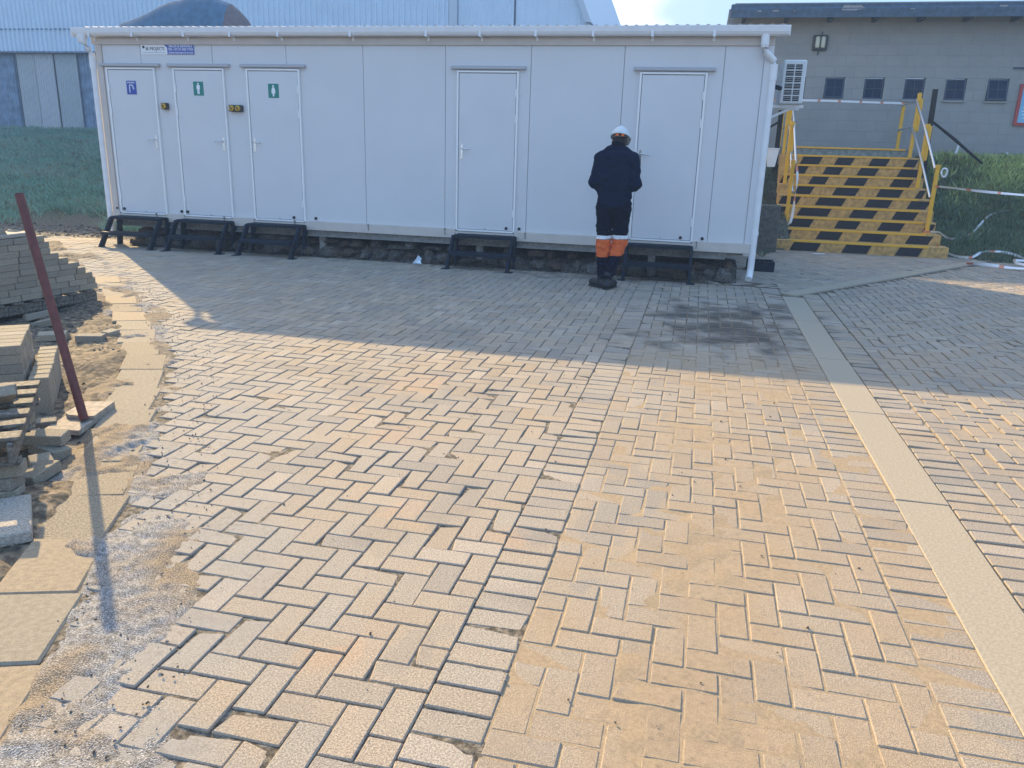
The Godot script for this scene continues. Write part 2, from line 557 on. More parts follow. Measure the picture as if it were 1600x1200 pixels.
func make_materials() -> void:
	brick_tone = [Color(0.465, 0.395, 0.29), Color(0.44, 0.385, 0.295), Color(0.48, 0.40, 0.29), Color(0.405, 0.36, 0.285), Color(0.455, 0.375, 0.265), Color(0.445, 0.395, 0.305), Color(0.50, 0.435, 0.335), Color(0.425, 0.37, 0.28), Color(0.46, 0.385, 0.28), Color(0.385, 0.345, 0.275)]
	for i in brick_tone.size():
		brick_tone[i] = Color(brick_tone[i].r * 1.17, brick_tone[i].g * 1.155, brick_tone[i].b * 1.2)
	for t in brick_tone:
		brick_mats.append(mat(t.linear_to_srgb(), 0.88, {tex = "concrete", bump = "rough", depth = 0.10, scale = 3.1, stain = true, spec = 0.35}))
	M.brick_many = mat(Color.WHITE, 0.88, {tex = "concrete", bump = "rough", depth = 0.10, scale = 3.1, stain = true, vcol = true, spec = 0.35})
	M.brick_loose = []
	for t in [Color(0.42, 0.38, 0.31), Color(0.36, 0.33, 0.28), Color(0.46, 0.42, 0.34), Color(0.39, 0.35, 0.28)]:
		M.brick_loose.append(mat(Color(t.r * 1.08, t.g * 1.02, t.b * 0.92).linear_to_srgb(), 0.9, {tex = "concrete", bump = "rough", depth = 0.2, scale = 2.6}))
	M.bed = mat(lin(0.26, 0.22, 0.165), 0.95, {tex = "soil", bump = "soil", depth = 0.5, scale = 1.7})
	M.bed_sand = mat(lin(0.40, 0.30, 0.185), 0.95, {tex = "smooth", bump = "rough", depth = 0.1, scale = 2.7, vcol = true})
	M.sand = mat(Color.WHITE, 0.95, {tex = "smooth", bump = "rough", depth = 0.06, scale = 3.6, vcol = true})
	M.ash = mat(Color.WHITE, 0.95, {tex = "ash", bump = "rough", depth = 0.3, scale = 2.2, vcol = true})
	M.soil = mat(Color.WHITE, 0.95, {tex = "soil", bump = "soil", depth = 0.8, scale = 1.1, vcol = true})
	M.kerb = mat(lin(0.43, 0.365, 0.265), 0.88, {tex = "smooth", bump = "rough", depth = 0.04, scale = 4.3})
	M.kerb_dish = [mat(lin(0.37, 0.305, 0.215), 0.9, {tex = "concrete", bump = "rough", depth = 0.12, scale = 1.9}), mat(lin(0.33, 0.28, 0.205), 0.9, {tex = "smooth", bump = "rough", depth = 0.12, scale = 2.2}), mat(lin(0.36, 0.28, 0.185), 0.9, {tex = "smooth", bump = "soil", depth = 0.15, scale = 1.9})]
	M.panel = mat(lin(0.675, 0.675, 0.67), 0.38, {tex = "panel", scale = 0.3})
	M.door = mat(lin(0.675, 0.675, 0.67), 0.33, {tex = "panel", scale = 0.4})
	M.alu = mat(lin(0.86, 0.85, 0.82), 0.3)
	M.seam = mat(lin(0.40, 0.41, 0.43), 0.7)
	M.beige = mat(lin(0.62, 0.55, 0.48), 0.55, {tex = "paint", scale = 0.9})
	M.canopy = mat(lin(0.44, 0.44, 0.45), 0.5)
	M.chassis = mat(lin(0.30, 0.28, 0.25), 0.7, {tex = "weather", scale = 1.6})
	M.pvc = mat(lin(0.82, 0.82, 0.81), 0.32, {tex = "paint", scale = 1.3})
	M.roof = mat(lin(0.55, 0.57, 0.58), 0.4, {tex = "paint", scale = 0.8, metal = 0.3})
	M.rubber = mat(lin(0.02, 0.02, 0.022), 0.8)
	M.chrome = mat(lin(0.75, 0.74, 0.72), 0.22, {metal = 1.0})
	M.galv = mat(lin(0.62, 0.64, 0.66), 0.32, {metal = 0.9, tex = "paint", scale = 3.0})
	M.black_steel = mat(lin(0.016, 0.025, 0.042), 0.7, {spec = 0.3, tex = "weather", scale = 2.0})
	M.sign_blue = mat(lin(0.03, 0.07, 0.36), 0.45)
	M.sign_green = mat(lin(0.01, 0.21, 0.17), 0.45)
	M.sign_white = mat(lin(0.85, 0.86, 0.86), 0.5)
	M.sign_violet = mat(lin(0.10, 0.14, 0.42), 0.5)
	M.ink = mat(lin(0.05, 0.07, 0.06), 0.6)
	M.switch_yellow = mat(lin(0.70, 0.42, 0.03), 0.4)
	M.dark_plastic = mat(lin(0.03, 0.03, 0.03), 0.5)
	M.ware = mat(lin(0.74, 0.84, 0.92), 0.5, {tex = "paint", scale = 0.2})
	M.ware_low = mat(lin(0.27, 0.36, 0.47), 0.55, {tex = "weather", scale = 0.3})
	M.ware_door = [mat(lin(0.52, 0.52, 0.50), 0.5, {tex = "paint", scale = 0.3}), mat(lin(0.57, 0.56, 0.55), 0.5, {tex = "paint", scale = 0.4}), mat(lin(0.47, 0.49, 0.48), 0.5, {tex = "paint", scale = 0.3})]
	M.ware_trim = mat(lin(0.62, 0.66, 0.70), 0.5)
	M.block = []
	for t in [Color(0.34, 0.335, 0.31), Color(0.335, 0.33, 0.306), Color(0.345, 0.338, 0.313)]:
		M.block.append(mat(t.linear_to_srgb(), 0.85, {tex = "paint", bump = "rough", depth = 0.03, scale = 0.45}))
	M.mortar = mat(lin(0.305, 0.309, 0.298), 0.9, {tex = "paint", scale = 0.45})
	M.fascia = mat(lin(0.07, 0.125, 0.19), 0.5, {tex = "weather", scale = 0.8})
	M.peeled = mat(lin(0.42, 0.40, 0.38), 0.7, {tex = "weather", scale = 3.0})
	M.rafter = mat(lin(0.03, 0.035, 0.045), 0.7)
	M.window_frame = mat(lin(0.06, 0.085, 0.125), 0.6, {spec = 0.3})
	M.pane = mat(lin(0.008, 0.024, 0.06), 0.2, {spec = 0.25})
	M.lamp_body = mat(lin(0.06, 0.06, 0.06), 0.6)
	M.lamp_glass = mat(lin(0.62, 0.60, 0.44), 0.25)
	M.step = mat(lin(0.72, 0.42, 0.13), 0.75, {tex = "weather", bump = "rough", depth = 0.1, scale = 1.2})
	M.stripe = mat(lin(0.022, 0.018, 0.02), 0.7, {tex = "weather", scale = 1.5})
	M.yellow = mat(lin(0.88, 0.47, 0.025), 0.45, {tex = "paint", scale = 2.0})
	M.riser_grey = mat(lin(0.27, 0.31, 0.29), 0.8, {tex = "weather", scale = 1.2})
	M.tape_white = mat(lin(0.80, 0.80, 0.80), 0.4)
	M.tape_red = mat(lin(0.72, 0.26, 0.16), 0.4)
	M.creosote = mat(lin(0.022, 0.017, 0.015), 0.8, {tex = "wood", scale = 2.0})
	M.wood = mat(lin(0.24, 0.21, 0.165), 0.85, {tex = "wood", bump = "wood", depth = 0.1, scale = 3.0, stretch = Vector3(1, 1, 1)})
	M.board = mat(lin(0.47, 0.395, 0.31), 0.85, {tex = "weather", bump = "rough", depth = 0.15, scale = 2.5})
	M.slab = mat(lin(0.52, 0.46, 0.38), 0.88, {tex = "concrete", bump = "rough", depth = 0.12, scale = 1.8})
	M.red_pole = mat(lin(0.17, 0.045, 0.032), 0.6, {tex = "weather", scale = 3.0})
	M.tarp = mat(lin(0.06, 0.17, 0.28), 0.6, {tex = "weather", scale = 0.5})
	M.tarp_end = mat(lin(0.19, 0.15, 0.15), 0.7, {tex = "weather", scale = 0.6})
	M.stone = [mat(lin(0.19, 0.165, 0.135), 0.9, {tex = "soil", bump = "rough", depth = 0.5, scale = 2.0}), mat(lin(0.23, 0.205, 0.175), 0.9, {tex = "soil", bump = "rough", depth = 0.5, scale = 2.2}), mat(lin(0.17, 0.11, 0.075), 0.9, {tex = "soil", bump = "rough", depth = 0.5, scale = 2.1})]
	M.wing = mat(lin(0.17, 0.155, 0.13), 0.9, {tex = "weather", bump = "rough", depth = 0.3, scale = 1.5})
	M.ac = mat(lin(0.70, 0.72, 0.70), 0.45)
	M.navy = mat(lin(0.003, 0.011, 0.045), 0.92, {spec = 0.2, tex = "cloth", scale = 6.0})
	M.navy_dark = mat(lin(0.002, 0.006, 0.024), 0.92, {spec = 0.2, tex = "cloth", scale = 6.0})
	M.skin = mat(lin(0.055, 0.028, 0.018), 0.55)
	M.hair = mat(lin(0.012, 0.010, 0.010), 0.9)
	M.hat = mat(lin(0.64, 0.67, 0.67), 0.3)
	M.orange = mat(lin(1.0, 0.18, 0.028), 0.75, {tex = "cloth", scale = 5.0})
	M.silver = mat(lin(0.74, 0.76, 0.78), 0.4)
	M.boot = mat(lin(0.005, 0.006, 0.008), 0.5)
	M.leaf = mat(Color.WHITE, 0.75, {vcol = true})
	M.leaf.backlight_enabled = true
	M.leaf.backlight = Color(0.3, 0.3, 0.3)
	M.gravel = mat(Color.WHITE, 0.9, {tex = "soil", scale = 4.0, vcol = true})
	M.notice_red = mat(lin(0.42, 0.05, 0.04), 0.5)
	M.notice_blue = mat(lin(0.22, 0.52, 0.72), 0.4)
	M.litter = mat(lin(0.70, 0.82, 0.90), 0.5)
	M.weed = mat(lin(0.04, 0.085, 0.03), 0.7)
	M.weed.backlight_enabled = true
	M.weed.backlight = Color(0.3, 0.3, 0.3)

# ---------------------------------------------------------------- ground
func spread_coords(a: float, b: float, step: float, lo: float, hi: float) -> PackedFloat32Array:
	var out := PackedFloat32Array()
	var s := step
	var x := a
	var left := []
	while x > lo:
		s *= 1.35; x -= s
		left.push_front(maxf(x, lo))
	for q in left: out.append(q)
	x = a
	while x < b:
		out.append(x); x += step
	s = step
	while x < hi:
		out.append(x); s *= 1.35; x += s
	out.append(hi)
	return out

func build_ground() -> void:
	var xs := spread_coords(-24.0, 12.0, 0.22, -420.0, 420.0)
	var zs := spread_coords(-36.0, 2.0, 0.22, -620.0, 60.0)
	var nx := xs.size()
	var nz := zs.size()
	var g := grid_mesh(nx, nz,
		func(u: float, w: float) -> Vector3:
			var x := xs[roundi(u * (nx - 1))]
			var z := zs[roundi(w * (nz - 1))]
			return Vector3(x, terrain(x, z), z),
		func(p: Vector3) -> Color:
			var q := patchy.get_noise_2d(p.x, p.z)
			var f := fine_noise.get_noise_2d(p.x, p.z)
			var grass := Color(0.10, 0.15, 0.075).lerp(Color(0.17, 0.155, 0.10), clampf(0.35 + q + 0.5 * f, 0, 1))
			var dirt := Color(0.27, 0.225, 0.165).lerp(Color(0.15, 0.13, 0.10), clampf(0.45 + q * 1.1 + f, 0, 1))
			var d := smoothstep(-13.6, -12.4, p.z + q * 0.8) if p.x < -5.0 else smoothstep(-15.2, -14.7, p.z + q * 0.3)
			if p.x > 0.0 and p.x < 1.6: d = maxf(d, 0.75 * smoothstep(-17.5, -15.5, p.z))
			return grass.lerp(dirt, d))
	var o := part("ground", g, M.soil, null)
	tag(o, "bare earth and grassy banks under and around the paved yard", "", "", "structure")

# ---------------------------------------------------------------- far shed
func ribbed(g: Geo, x0: float, x1: float, y0: float, y1: float, z: float, pitch: float, rib: float, depth: float, top: Variant = null) -> void:
	var x := x0
	while x < x1 - 0.001:
		var e := minf(x + pitch, x1)
		var r := rib * (e - x) / pitch
		var pts := [[x, 0.0], [x + (e - x) - r * 1.5, 0.0], [x + (e - x) - r * 1.15, depth], [x + (e - x) - r * 0.35, depth], [e, 0.0]]
		for i in 4:
			var a: float = pts[i][0]
			var b: float = pts[i + 1][0]
			var ya: float = top.call(a) if top != null else y1
			var yb: float = top.call(b) if top != null else y1
			if ya <= y0 and yb <= y0: continue
			g.quad(Vector3(a, y0, z + pts[i][1]), Vector3(b, y0, z + pts[i + 1][1]), Vector3(b, maxf(yb, y0), z + pts[i + 1][1]), Vector3(a, maxf(ya, y0), z + pts[i][1]))
		x = e

func build_warehouse() -> void:
	var t := thing("warehouse", "huge pale blue corrugated metal shed rising behind the white cabin", "warehouse")
	var Z := -32.0
	var edge := func(x: float) -> float: return minf(13.2, 6.2 + (-4.62 - x) * 2.2)
	var g := Geo.new()
	ribbed(g, -46.0, -10.12, 5.12, 13.2, Z, 0.235, 0.075, 0.07)
	part("wall_cladding", g, M.ware, t)
	g = Geo.new()
	ribbed(g, -9.78, -7.55, 1.2, 13.2, Z - 0.05, 0.085, 0.035, 0.02, edge)
	part("wall_cladding", g, M.ware, t)
	g = Geo.new()
	ribbed(g, -7.5, -2.3, 1.2, 13.2, Z - 0.12, 0.42, 0.03, 0.012, edge)
	part("wall_cladding", g, M.ware, t)
	pbox("corner_flashing", Vector3(-9.95, 7.2, Z + 0.02), Vector3(0.32, 12.0, 0.12), M.ware_trim, t, 0.01)
	pbox("downpipe", Vector3(-9.93, 3.6, Z + 0.14), Vector3(0.11, 4.9, 0.11), M.ware_trim, t, 0.02)
	pbox("flashing_strip", Vector3(-28.0, 6.03, Z + 0.05), Vector3(35.6, 0.05, 0.03), M.ware_low, t)
	pbox("flashing_strip", Vector3(-28.0, 5.10, Z + 0.01), Vector3(35.7, 0.07, 0.09), M.ware_low, t)
	# lower wall set back under the upper cladding
	g = Geo.new()
	ribbed(g, -46.0, -10.2, 1.0, 5.3, Z - 0.30, 0.17, 0.06, 0.03)
	part("lower_wall", g, M.ware_low, t)
	# the pale sliding doors of corrugated sheet
	var px := -30.62
	for k in 3:
		var w: float = [1.02, 1.0, 1.22][k]
		g = Geo.new()
		ribbed(g, px, px + w - 0.02, 1.5, 5.06, Z - 0.20 + 0.012 * (k % 2), 0.118, 0.045, 0.022)
		g.box(Vector3(px + 0.02, 3.28, Z - 0.215), Vector3(0.05, 3.5, 0.03))
		part("sliding_door", g, M.ware_door[k], t)
		px += w
	g = Geo.new()
	ribbed(g, -46.0, -30.75, 1.5, 5.0, Z - 0.24, 0.13, 0.05, 0.025)
	part("lower_wall", g, M.ware_low, t)
	# the body behind, with the sloping end
	g = Geo.new()
	g.prism(PackedVector2Array([Vector2(-46, 0.5), Vector2(-2.1, 0.5), Vector2(-4.72, 6.2), Vector2(-7.92, 13.1), Vector2(-46, 13.1)]), Vector3(0, 0, Z - 0.45), Vector3.RIGHT, Vector3.UP, Vector3(0, 0, -24))
	part("shed_body", g, M.ware, t)
	g = Geo.new()
	g.prism(PackedVector2Array([Vector2(-4.78, 6.2), Vector2(-4.55, 6.2), Vector2(-7.75, 13.24), Vector2(-46.2, 13.24), Vector2(-46.2, 13.1), Vector2(-7.9, 13.1)]), Vector3(0, 0, Z + 0.1), Vector3.RIGHT, Vector3.UP, Vector3(0, 0, -24.7))
	part("roof", g, M.ware_trim, t)

# ---------------------------------------------------------------- grey building of painted blocks
func build_block_building() -> void:
	var t := thing("block_building", "grey painted block building with small windows above the striped stairs", "building")
	var Z := -18.9
	var wins := []
	for k in 6: wins.append(1.575 + 0.784 * k)
	var rows := 15
	var bh := 0.215
	var y0 := 1.28
	var meshes := {}
	var count := 0
	for r in rows:
		var y := y0 + r * bh
		var cuts := []
		for x in wins:
			if y + bh > 2.80 and y < 3.20: cuts.append([x, x + 0.385])
		var x := 0.36 - (0.196 if r % 2 else 0.0)
		while x < 6.9:
			var segs := [[maxf(x, 0.36), x + 0.392]]
			for c in cuts:
				var more := []
				for s in segs:
					if c[1] <= s[0] or c[0] >= s[1]: more.append(s)
					else:
						if c[0] - s[0] > 0.03: more.append([s[0], c[0]])
						if s[1] - c[1] > 0.03: more.append([c[1], s[1]])
				segs = more
			for s in segs:
				var w: float = s[1] - s[0] - 0.004
				var ya := y
				var yb := y + bh
				if w > 0.03:
					var key := snappedf(w, 0.002)
					if not meshes.has(key):
						var g := Geo.new()
						g.chamfer(Vector3.ZERO, Vector3(w, bh - 0.004, 0.14), Basis(), 0.002)
						meshes[key] = g.mesh()
					if count < 300:
						var o := part("block", meshes[key], M.block[rng.randi() % 3], t)
						o.position = Vector3((s[0] + s[1]) * 0.5, (ya + yb) * 0.5, Z - 0.07 + rng.randf_range(-0.0006, 0.0006))
					count += 1
			x += 0.392
	# the plain wall behind the block face, in pieces that leave the window openings
	var g2 := Geo.new()
	g2.box(Vector3(3.4, 2.0, Z - 0.1035), Vector3(6.1, 1.5, 0.2))
	g2.box(Vector3(3.4, 3.96, Z - 0.1035), Vector3(6.1, 1.4, 0.2))
	g2.box(Vector3(10.2, 2.96, Z - 0.13), Vector3(6.6, 3.3, 0.26))
	g2.box(Vector3(0.3, 2.96, Z - 3.1), Vector3(0.12, 3.2, 6.0))
	for k in 7:
		var xa: float = 0.38 if k == 0 else wins[k - 1] + 0.39
		var xb: float = 6.45 if k == 6 else wins[k] - 0.005
		g2.box(Vector3((xa + xb) * 0.5, 3.0, Z - 0.1035), Vector3(xb - xa, 0.56, 0.196))
	part("wall", g2, M.mortar, t)
	for k in 6:
		var x: float = wins[k]
		var open: float = [0.0, 0.16, 0.0, 0.0, 0.05, 0.20][k]
		var b := Basis(Vector3.RIGHT, -open)
		var hinge := Vector3(x + 0.192, 3.205, Z - 0.035)
		var w := Geo.new()
		for e in [[-0.172, -0.205, 0.03, 0.40], [0.172, -0.205, 0.03, 0.40]]: w.box(hinge + b * Vector3(e[0], e[1], 0), Vector3(e[2], e[3], 0.03), b)
		w.box(hinge + b * Vector3(0, -0.018, 0.001), Vector3(0.37, 0.03, 0.03), b)
		w.box(hinge + b * Vector3(0, -0.395, 0.001), Vector3(0.37, 0.03, 0.03), b)
		var f := part("window", w, M.window_frame, t)
		w = Geo.new()
		w.box(hinge + b * Vector3(0, -0.205, 0.004), Vector3(0.012, 0.36, 0.016), b)
		w.box(hinge + b * Vector3(0, -0.205, 0.006), Vector3(0.32, 0.012, 0.016), b)
		part("glazing_bar", w, M.window_frame, f)
		for sx in [-1, 1]:
			for sy in [-1, 1]:
				w = Geo.new()
				w.box(hinge + b * Vector3(sx * 0.082, -0.205 + sy * 0.09, -0.006), Vector3(0.15, 0.17, 0.005), b)
				part("pane", w, M.pane, f)
		w = Geo.new()
		w.box(Vector3(x + 0.192, 3.0, Z - 0.2), Vector3(0.386, 0.43, 0.02))
		part("dark_interior", w, M.rubber, f)
		pbox("sill", Vector3(x + 0.192, 2.765, Z + 0.012), Vector3(0.43, 0.035, 0.05), M.block[1], t, 0.006)
		pbox("window_reveal", Vector3(x + 0.192, 2.79, Z - 0.075), Vector3(0.386, 0.012, 0.14), M.mortar, f)
	# roof with its peeling fascia and the rafter ends under it
	var roof := Geo.new()
	var tilt := Basis(Vector3.RIGHT, 0.09)
	roof.box(Vector3(7.0, 4.80, Z - 2.5), Vector3(13.44, 0.06, 6.0), tilt)
	part("roof", roof, M.fascia, t)
	var fa := Geo.new()
	fa.prism(PackedVector2Array([Vector2(0, 4.30), Vector2(0.02, 4.30), Vector2(0.03, 4.47), Vector2(-0.06, 4.55), Vector2(-0.2, 4.56), Vector2(-0.2, 4.53), Vector2(-0.07, 4.52), Vector2(0.0, 4.46)]), Vector3(0.27, 0, -18.4), Vector3.BACK, Vector3.UP, Vector3(13.4, 0, 0))
	var fm := part("fascia", fa, M.fascia, t)
	var pr := RandomNumberGenerator.new()
	pr.seed = 4
	for q in [[2.62, 4.475, 0.44, 0.10], [0.84, 4.42, 0.07, 0.03], [1.16, 4.425, 0.12, 0.035], [3.74, 4.455, 0.09, 0.035], [4.62, 4.46, 0.05, 0.02], [5.36, 4.48, 0.16, 0.04], [1.52, 4.42, 0.03, 0.015]]:
		var poly := PackedVector2Array()
		var m := 14
		for i in m:
			var a := TAU * i / m
			var rr := pr.randf_range(0.7, 1.1)
			poly.append(Vector2(clampf(cos(a) * 1.25, -1, 1) * q[2] * 0.5 * rr, clampf(sin(a) * 1.25, -1, 1) * q[3] * 0.5 * rr))
		var pg := Geo.new()
		pg.prism(poly, Vector3(q[0], q[1], -18.374), Vector3.RIGHT, Vector3.UP, Vector3(0, 0, 0.003))
		part("peeled_paint", pg, M.peeled, fm)
	for k in 13:
		var rf := Geo.new()
		rf.box(Vector3(0.55 + 0.86 * k, 4.33, -18.66), Vector3(0.07, 0.12, 0.46))
		part("rafter", rf, M.rafter, t)
	var so := Geo.new()
	so.box(Vector3(7.0, 4.44, -18.66), Vector3(13.2, 0.03, 0.5))
	part("soffit", so, M.rafter, t)
	# conduit stub
	pbox("conduit", Vector3(6.35, 3.42, Z + 0.02), Vector3(0.9, 0.03, 0.03), M.window_frame, t)
	# the bulkhead lamp, switched off
	var l := thing("wall_lamp", "square bulkhead lamp with cream glass high on the grey wall", "lamp", Vector3(2.15, 3.88, Z))
	var lg := Geo.new()
	lg.chamfer(Vector3(0, 0, 0.035), Vector3(0.30, 0.31, 0.07), Basis(), 0.025)
	part("lamp_housing", lg, M.lamp_body, l)
	for s in [-1, 1]:
		lg = Geo.new()
		lg.chamfer(Vector3(s * 0.052, 0.01, 0.085), Vector3(0.09, 0.22, 0.05), Basis(), 0.018)
		part("lamp_glass", lg, M.lamp_glass, l)
	lg = Geo.new()
	lg.box(Vector3(0, 0.01, 0.10), Vector3(0.012, 0.25, 0.035))
	lg.tube([Vector3(-0.01, -0.16, 0.03), Vector3(-0.015, -0.24, 0.02)], 0.012, 6)
	lg.tube([Vector3(0.01, 0.15, 0.03), Vector3(0.03, 0.22, 0.02)], 0.01, 6)
	part("lamp_guard", lg, M.lamp_body, l)
	# the notice board at the edge of the picture
	var nb := thing("notice_board", "light blue notice in a red frame on the grey wall", "sign", Vector3(6.52, 2.72, Z))
	lg = Geo.new()
	for e in [[0, 0.37, 0.86, 0.06], [0, -0.37, 0.86, 0.06]]: lg.box(Vector3(e[0], e[1], 0.02), Vector3(e[2], e[3], 0.04))
	for e in [[-0.40, 0, 0.06, 0.68], [0.40, 0, 0.06, 0.68]]: lg.box(Vector3(e[0], e[1], 0.02), Vector3(e[2], e[3], 0.04))
	part("notice_frame", lg, M.notice_red, nb)
	pbox("notice_sheet", Vector3(0, 0, 0.012), Vector3(0.74, 0.68, 0.015), M.notice_blue, nb)
	lg = Geo.new()
	for i in 9: lg.box(Vector3(-0.06 + 0.02 * sin(i * 5.0), 0.27 - 0.065 * i, 0.021), Vector3(0.5 - 0.09 * absf(sin(i * 3.1)), 0.016, 0.002))
	part("printed_lines", lg, M.sign_white, nb)

# ---------------------------------------------------------------- the white cabin
const CZ := -10.6
const DOORS := [[-8.53, -7.73, 1], [-7.44, -6.63, 1], [-6.29, -5.48, -1], [-3.235, -2.405, -1], [-0.865, -0.045, -1]]   # left, right, side of the handle

func build_cabin() -> void:
	var t := thing("portable_cabin", "long white portable cabin with five doors and a white gutter", "portable cabin")
	var XL := -8.64
	var XR := 0.66
	var ZB := -14.2
	# front wall: one insulated panel after another
	var seams := [XL + 0.06, -7.95, -6.81, -5.68, -4.555, -3.40, -2.255, -1.07, 0.14, XR - 0.06]
	for i in seams.size() - 1:
		var a: float = seams[i]
		var b: float = seams[i + 1]
		pbox("wall_panel", Vector3((a + b) * 0.5, 1.66, CZ - 0.03), Vector3(b - a - 0.005, 2.36, 0.06), M.panel, t, 0.003)
	pbox("panel_joint", Vector3((XL + XR) * 0.5, 1.66, CZ - 0.05), Vector3(XR - XL - 0.1, 2.34, 0.05), M.seam, t)
	for s in [[XL, -1], [XR, 1]]:
		var k := 3
		for i in k:
			var za := CZ - 0.08 + (ZB - CZ + 0.08) * i / k
			var zb := CZ - 0.08 + (ZB - CZ + 0.08) * (i + 1) / k
			pbox("side_panel", Vector3(s[0] - s[1] * 0.03, 1.75, (za + zb) * 0.5), Vector3(0.06, 2.55, zb - za + 0.0 - 0.006), M.panel, t, 0.003)
	pbox("rear_panel", Vector3((XL + XR) * 0.5, 1.75, ZB + 0.02), Vector3(XR - XL - 0.1, 2.7, 0.05), M.panel, t)
	pbox("corner_post", Vector3(XL + 0.01, 1.58, CZ - 0.03), Vector3(0.10, 2.5, 0.10), M.beige, t, 0.006)
	pbox("corner_post", Vector3(XR - 0.01, 1.58, CZ - 0.03), Vector3(0.10, 2.5, 0.10), M.panel, t, 0.006)
	# floor channel with the raised pieces between the doors, chassis below
	var xs := [XL - 0.02]
	for d in DOORS: xs.append_array([d[0] - 0.0, d[1] + 0.0])
	xs.append(XR + 0.02)
	for i in range(0, xs.size(), 2):
		pbox("floor_channel", Vector3((xs[i] + xs[i + 1]) * 0.5, 0.425, CZ + 0.005), Vector3(xs[i + 1] - xs[i], 0.125, 0.09), M.beige, t, 0.004)
	for d in DOORS:
		pbox("door_threshold", Vector3((d[0] + d[1]) * 0.5, 0.41, CZ + 0.002), Vector3(d[1] - d[0] - 0.004, 0.095, 0.085), M.beige, t, 0.003)
	for k in 8:
		var g := Geo.new()
		g.box(Vector3(-7.9 + k * 1.13, 0.428, CZ + 0.052), Vector3(0.012, 0.06, 0.006))
		g.tube([Vector3(-7.9 + k * 1.13, 0.475, CZ + 0.05), Vector3(-7.9 + k * 1.13, 0.475, CZ + 0.062)], 0.014, 8)
		part("channel_bolt", g, M.chassis, t)
	var ch := Geo.new()
	ch.box(Vector3((XL + XR) * 0.5 - 0.1, 0.32, CZ - 0.03), Vector3(XR - XL - 0.35, 0.085, 0.06))
	ch.box(Vector3((XL + XR) * 0.5 - 0.1, 0.283, CZ - 0.0), Vector3(XR - XL - 0.36, 0.012, 0.10))
	part("chassis_beam", ch, M.chassis, t)
	pbox("floor", Vector3((XL + XR) * 0.5, 0.40, (CZ + ZB) * 0.5), Vector3(XR - XL - 0.1, 0.14, CZ - ZB - 0.12), M.chassis, t)
	for k in 4:
		pbox("support_leg", Vector3(-7.6 + k * 2.35, 0.13, CZ - 0.05), Vector3(0.09, 0.36, 0.09), M.chassis, t)
	# board under the gutter
	pbox("eaves_board", Vector3((XL + XR) * 0.5 - 0.02, 2.875, CZ + 0.012), Vector3(XR - XL + 0.12, 0.10, 0.03), M.beige, t, 0.004)
	# roof sheet
	var rg := Geo.new()
	var x := XL - 0.2
	var f := func(q: float) -> float: return 0.011 * sin(TAU * q / 0.122)
	while x < XR + 0.17:
		var e := x + 0.0122
		var ya: float = f.call(x)
		var yb: float = f.call(e)
		for lift in [0.0, -0.004]:
			rg.quad(Vector3(x, 3.045 + ya + lift, CZ + 0.09), Vector3(e, 3.045 + yb + lift, CZ + 0.09), Vector3(e, 3.40 + yb + lift, ZB - 0.12), Vector3(x, 3.40 + ya + lift, ZB - 0.12))
		rg.quad(Vector3(x, 3.041 + ya, CZ + 0.09), Vector3(e, 3.041 + yb, CZ + 0.09), Vector3(e, 3.045 + yb, CZ + 0.09), Vector3(x, 3.045 + ya, CZ + 0.09))
		x = e
	part("roof_sheet", rg, M.roof, t)
	var gb := Geo.new()
	for sx in [XL, XR]:
		gb.prism(PackedVector2Array([Vector2(CZ, 2.85), Vector2(CZ, 3.02), Vector2(ZB, 3.36), Vector2(ZB, 2.85)]), Vector3(sx - (0.0 if sx < -1 else 0.04), 0, 0), Vector3.BACK, Vector3.UP, Vector3(0.04, 0, 0))
	part("gable_infill", gb, M.panel, t)
	# gutter: open trough with a rolled lip
	var prof := [Vector2(0.02, 3.035), Vector2(0.022, 2.96), Vector2(0.04, 2.935), Vector2(0.075, 2.93), Vector2(0.105, 2.945), Vector2(0.118, 2.975), Vector2(0.122, 3.03), Vector2(0.132, 3.036), Vector2(0.134, 3.028), Vector2(0.128, 2.97), Vector2(0.112, 2.937), Vector2(0.078, 2.920), Vector2(0.035, 2.926), Vector2(0.014, 2.955), Vector2(0.012, 3.035)]
	var gg := Geo.new()
	gg.prism(PackedVector2Array(prof), Vector3(-8.93, 0, CZ + 0.02), Vector3.BACK, Vector3.UP, Vector3(9.78, 0, 0))
	for sx in [-8.935, 0.845]:
		gg.box(Vector3(sx, 2.98, CZ + 0.093), Vector3(0.012, 0.115, 0.122), Basis(), 0.0)
	var gut := part("gutter", gg, M.pvc, t)
	for bx in [-8.65, -7.95, -7.14, -6.43, -5.71, -4.67, -3.62, -2.9, -2.18, -1.46, -0.74, -0.01]:
		var bg := Geo.new()
		bg.box(Vector3(bx, 2.962, CZ + 0.150), Vector3(0.03, 0.10, 0.006), Basis(Vector3.RIGHT, -0.12))
		bg.box(Vector3(bx, 2.917, CZ + 0.085), Vector3(0.03, 0.006, 0.12))
		bg.box(Vector3(bx, 2.90, CZ + 0.032), Vector3(0.03, 0.05, 0.008))
		part("gutter_bracket", bg, M.pvc, gut)
	# downpipes
	var dp := Geo.new()
	dp.tube([Vector3(0.58, 2.94, CZ + 0.10), Vector3(0.58, 2.80, CZ + 0.10), Vector3(0.595, 2.755, CZ + 0.09), Vector3(0.66, 2.70, CZ + 0.05), Vector3(0.705, 2.66, CZ + 0.02), Vector3(0.715, 2.60, CZ + 0.01), Vector3(0.715, 0.18, CZ + 0.01), Vector3(0.71, 0.10, CZ + 0.03), Vector3(0.70, 0.05, CZ + 0.10)], 0.043, 14)
	var d1 := part("downpipe", dp, M.pvc, t)
	dp = Geo.new()
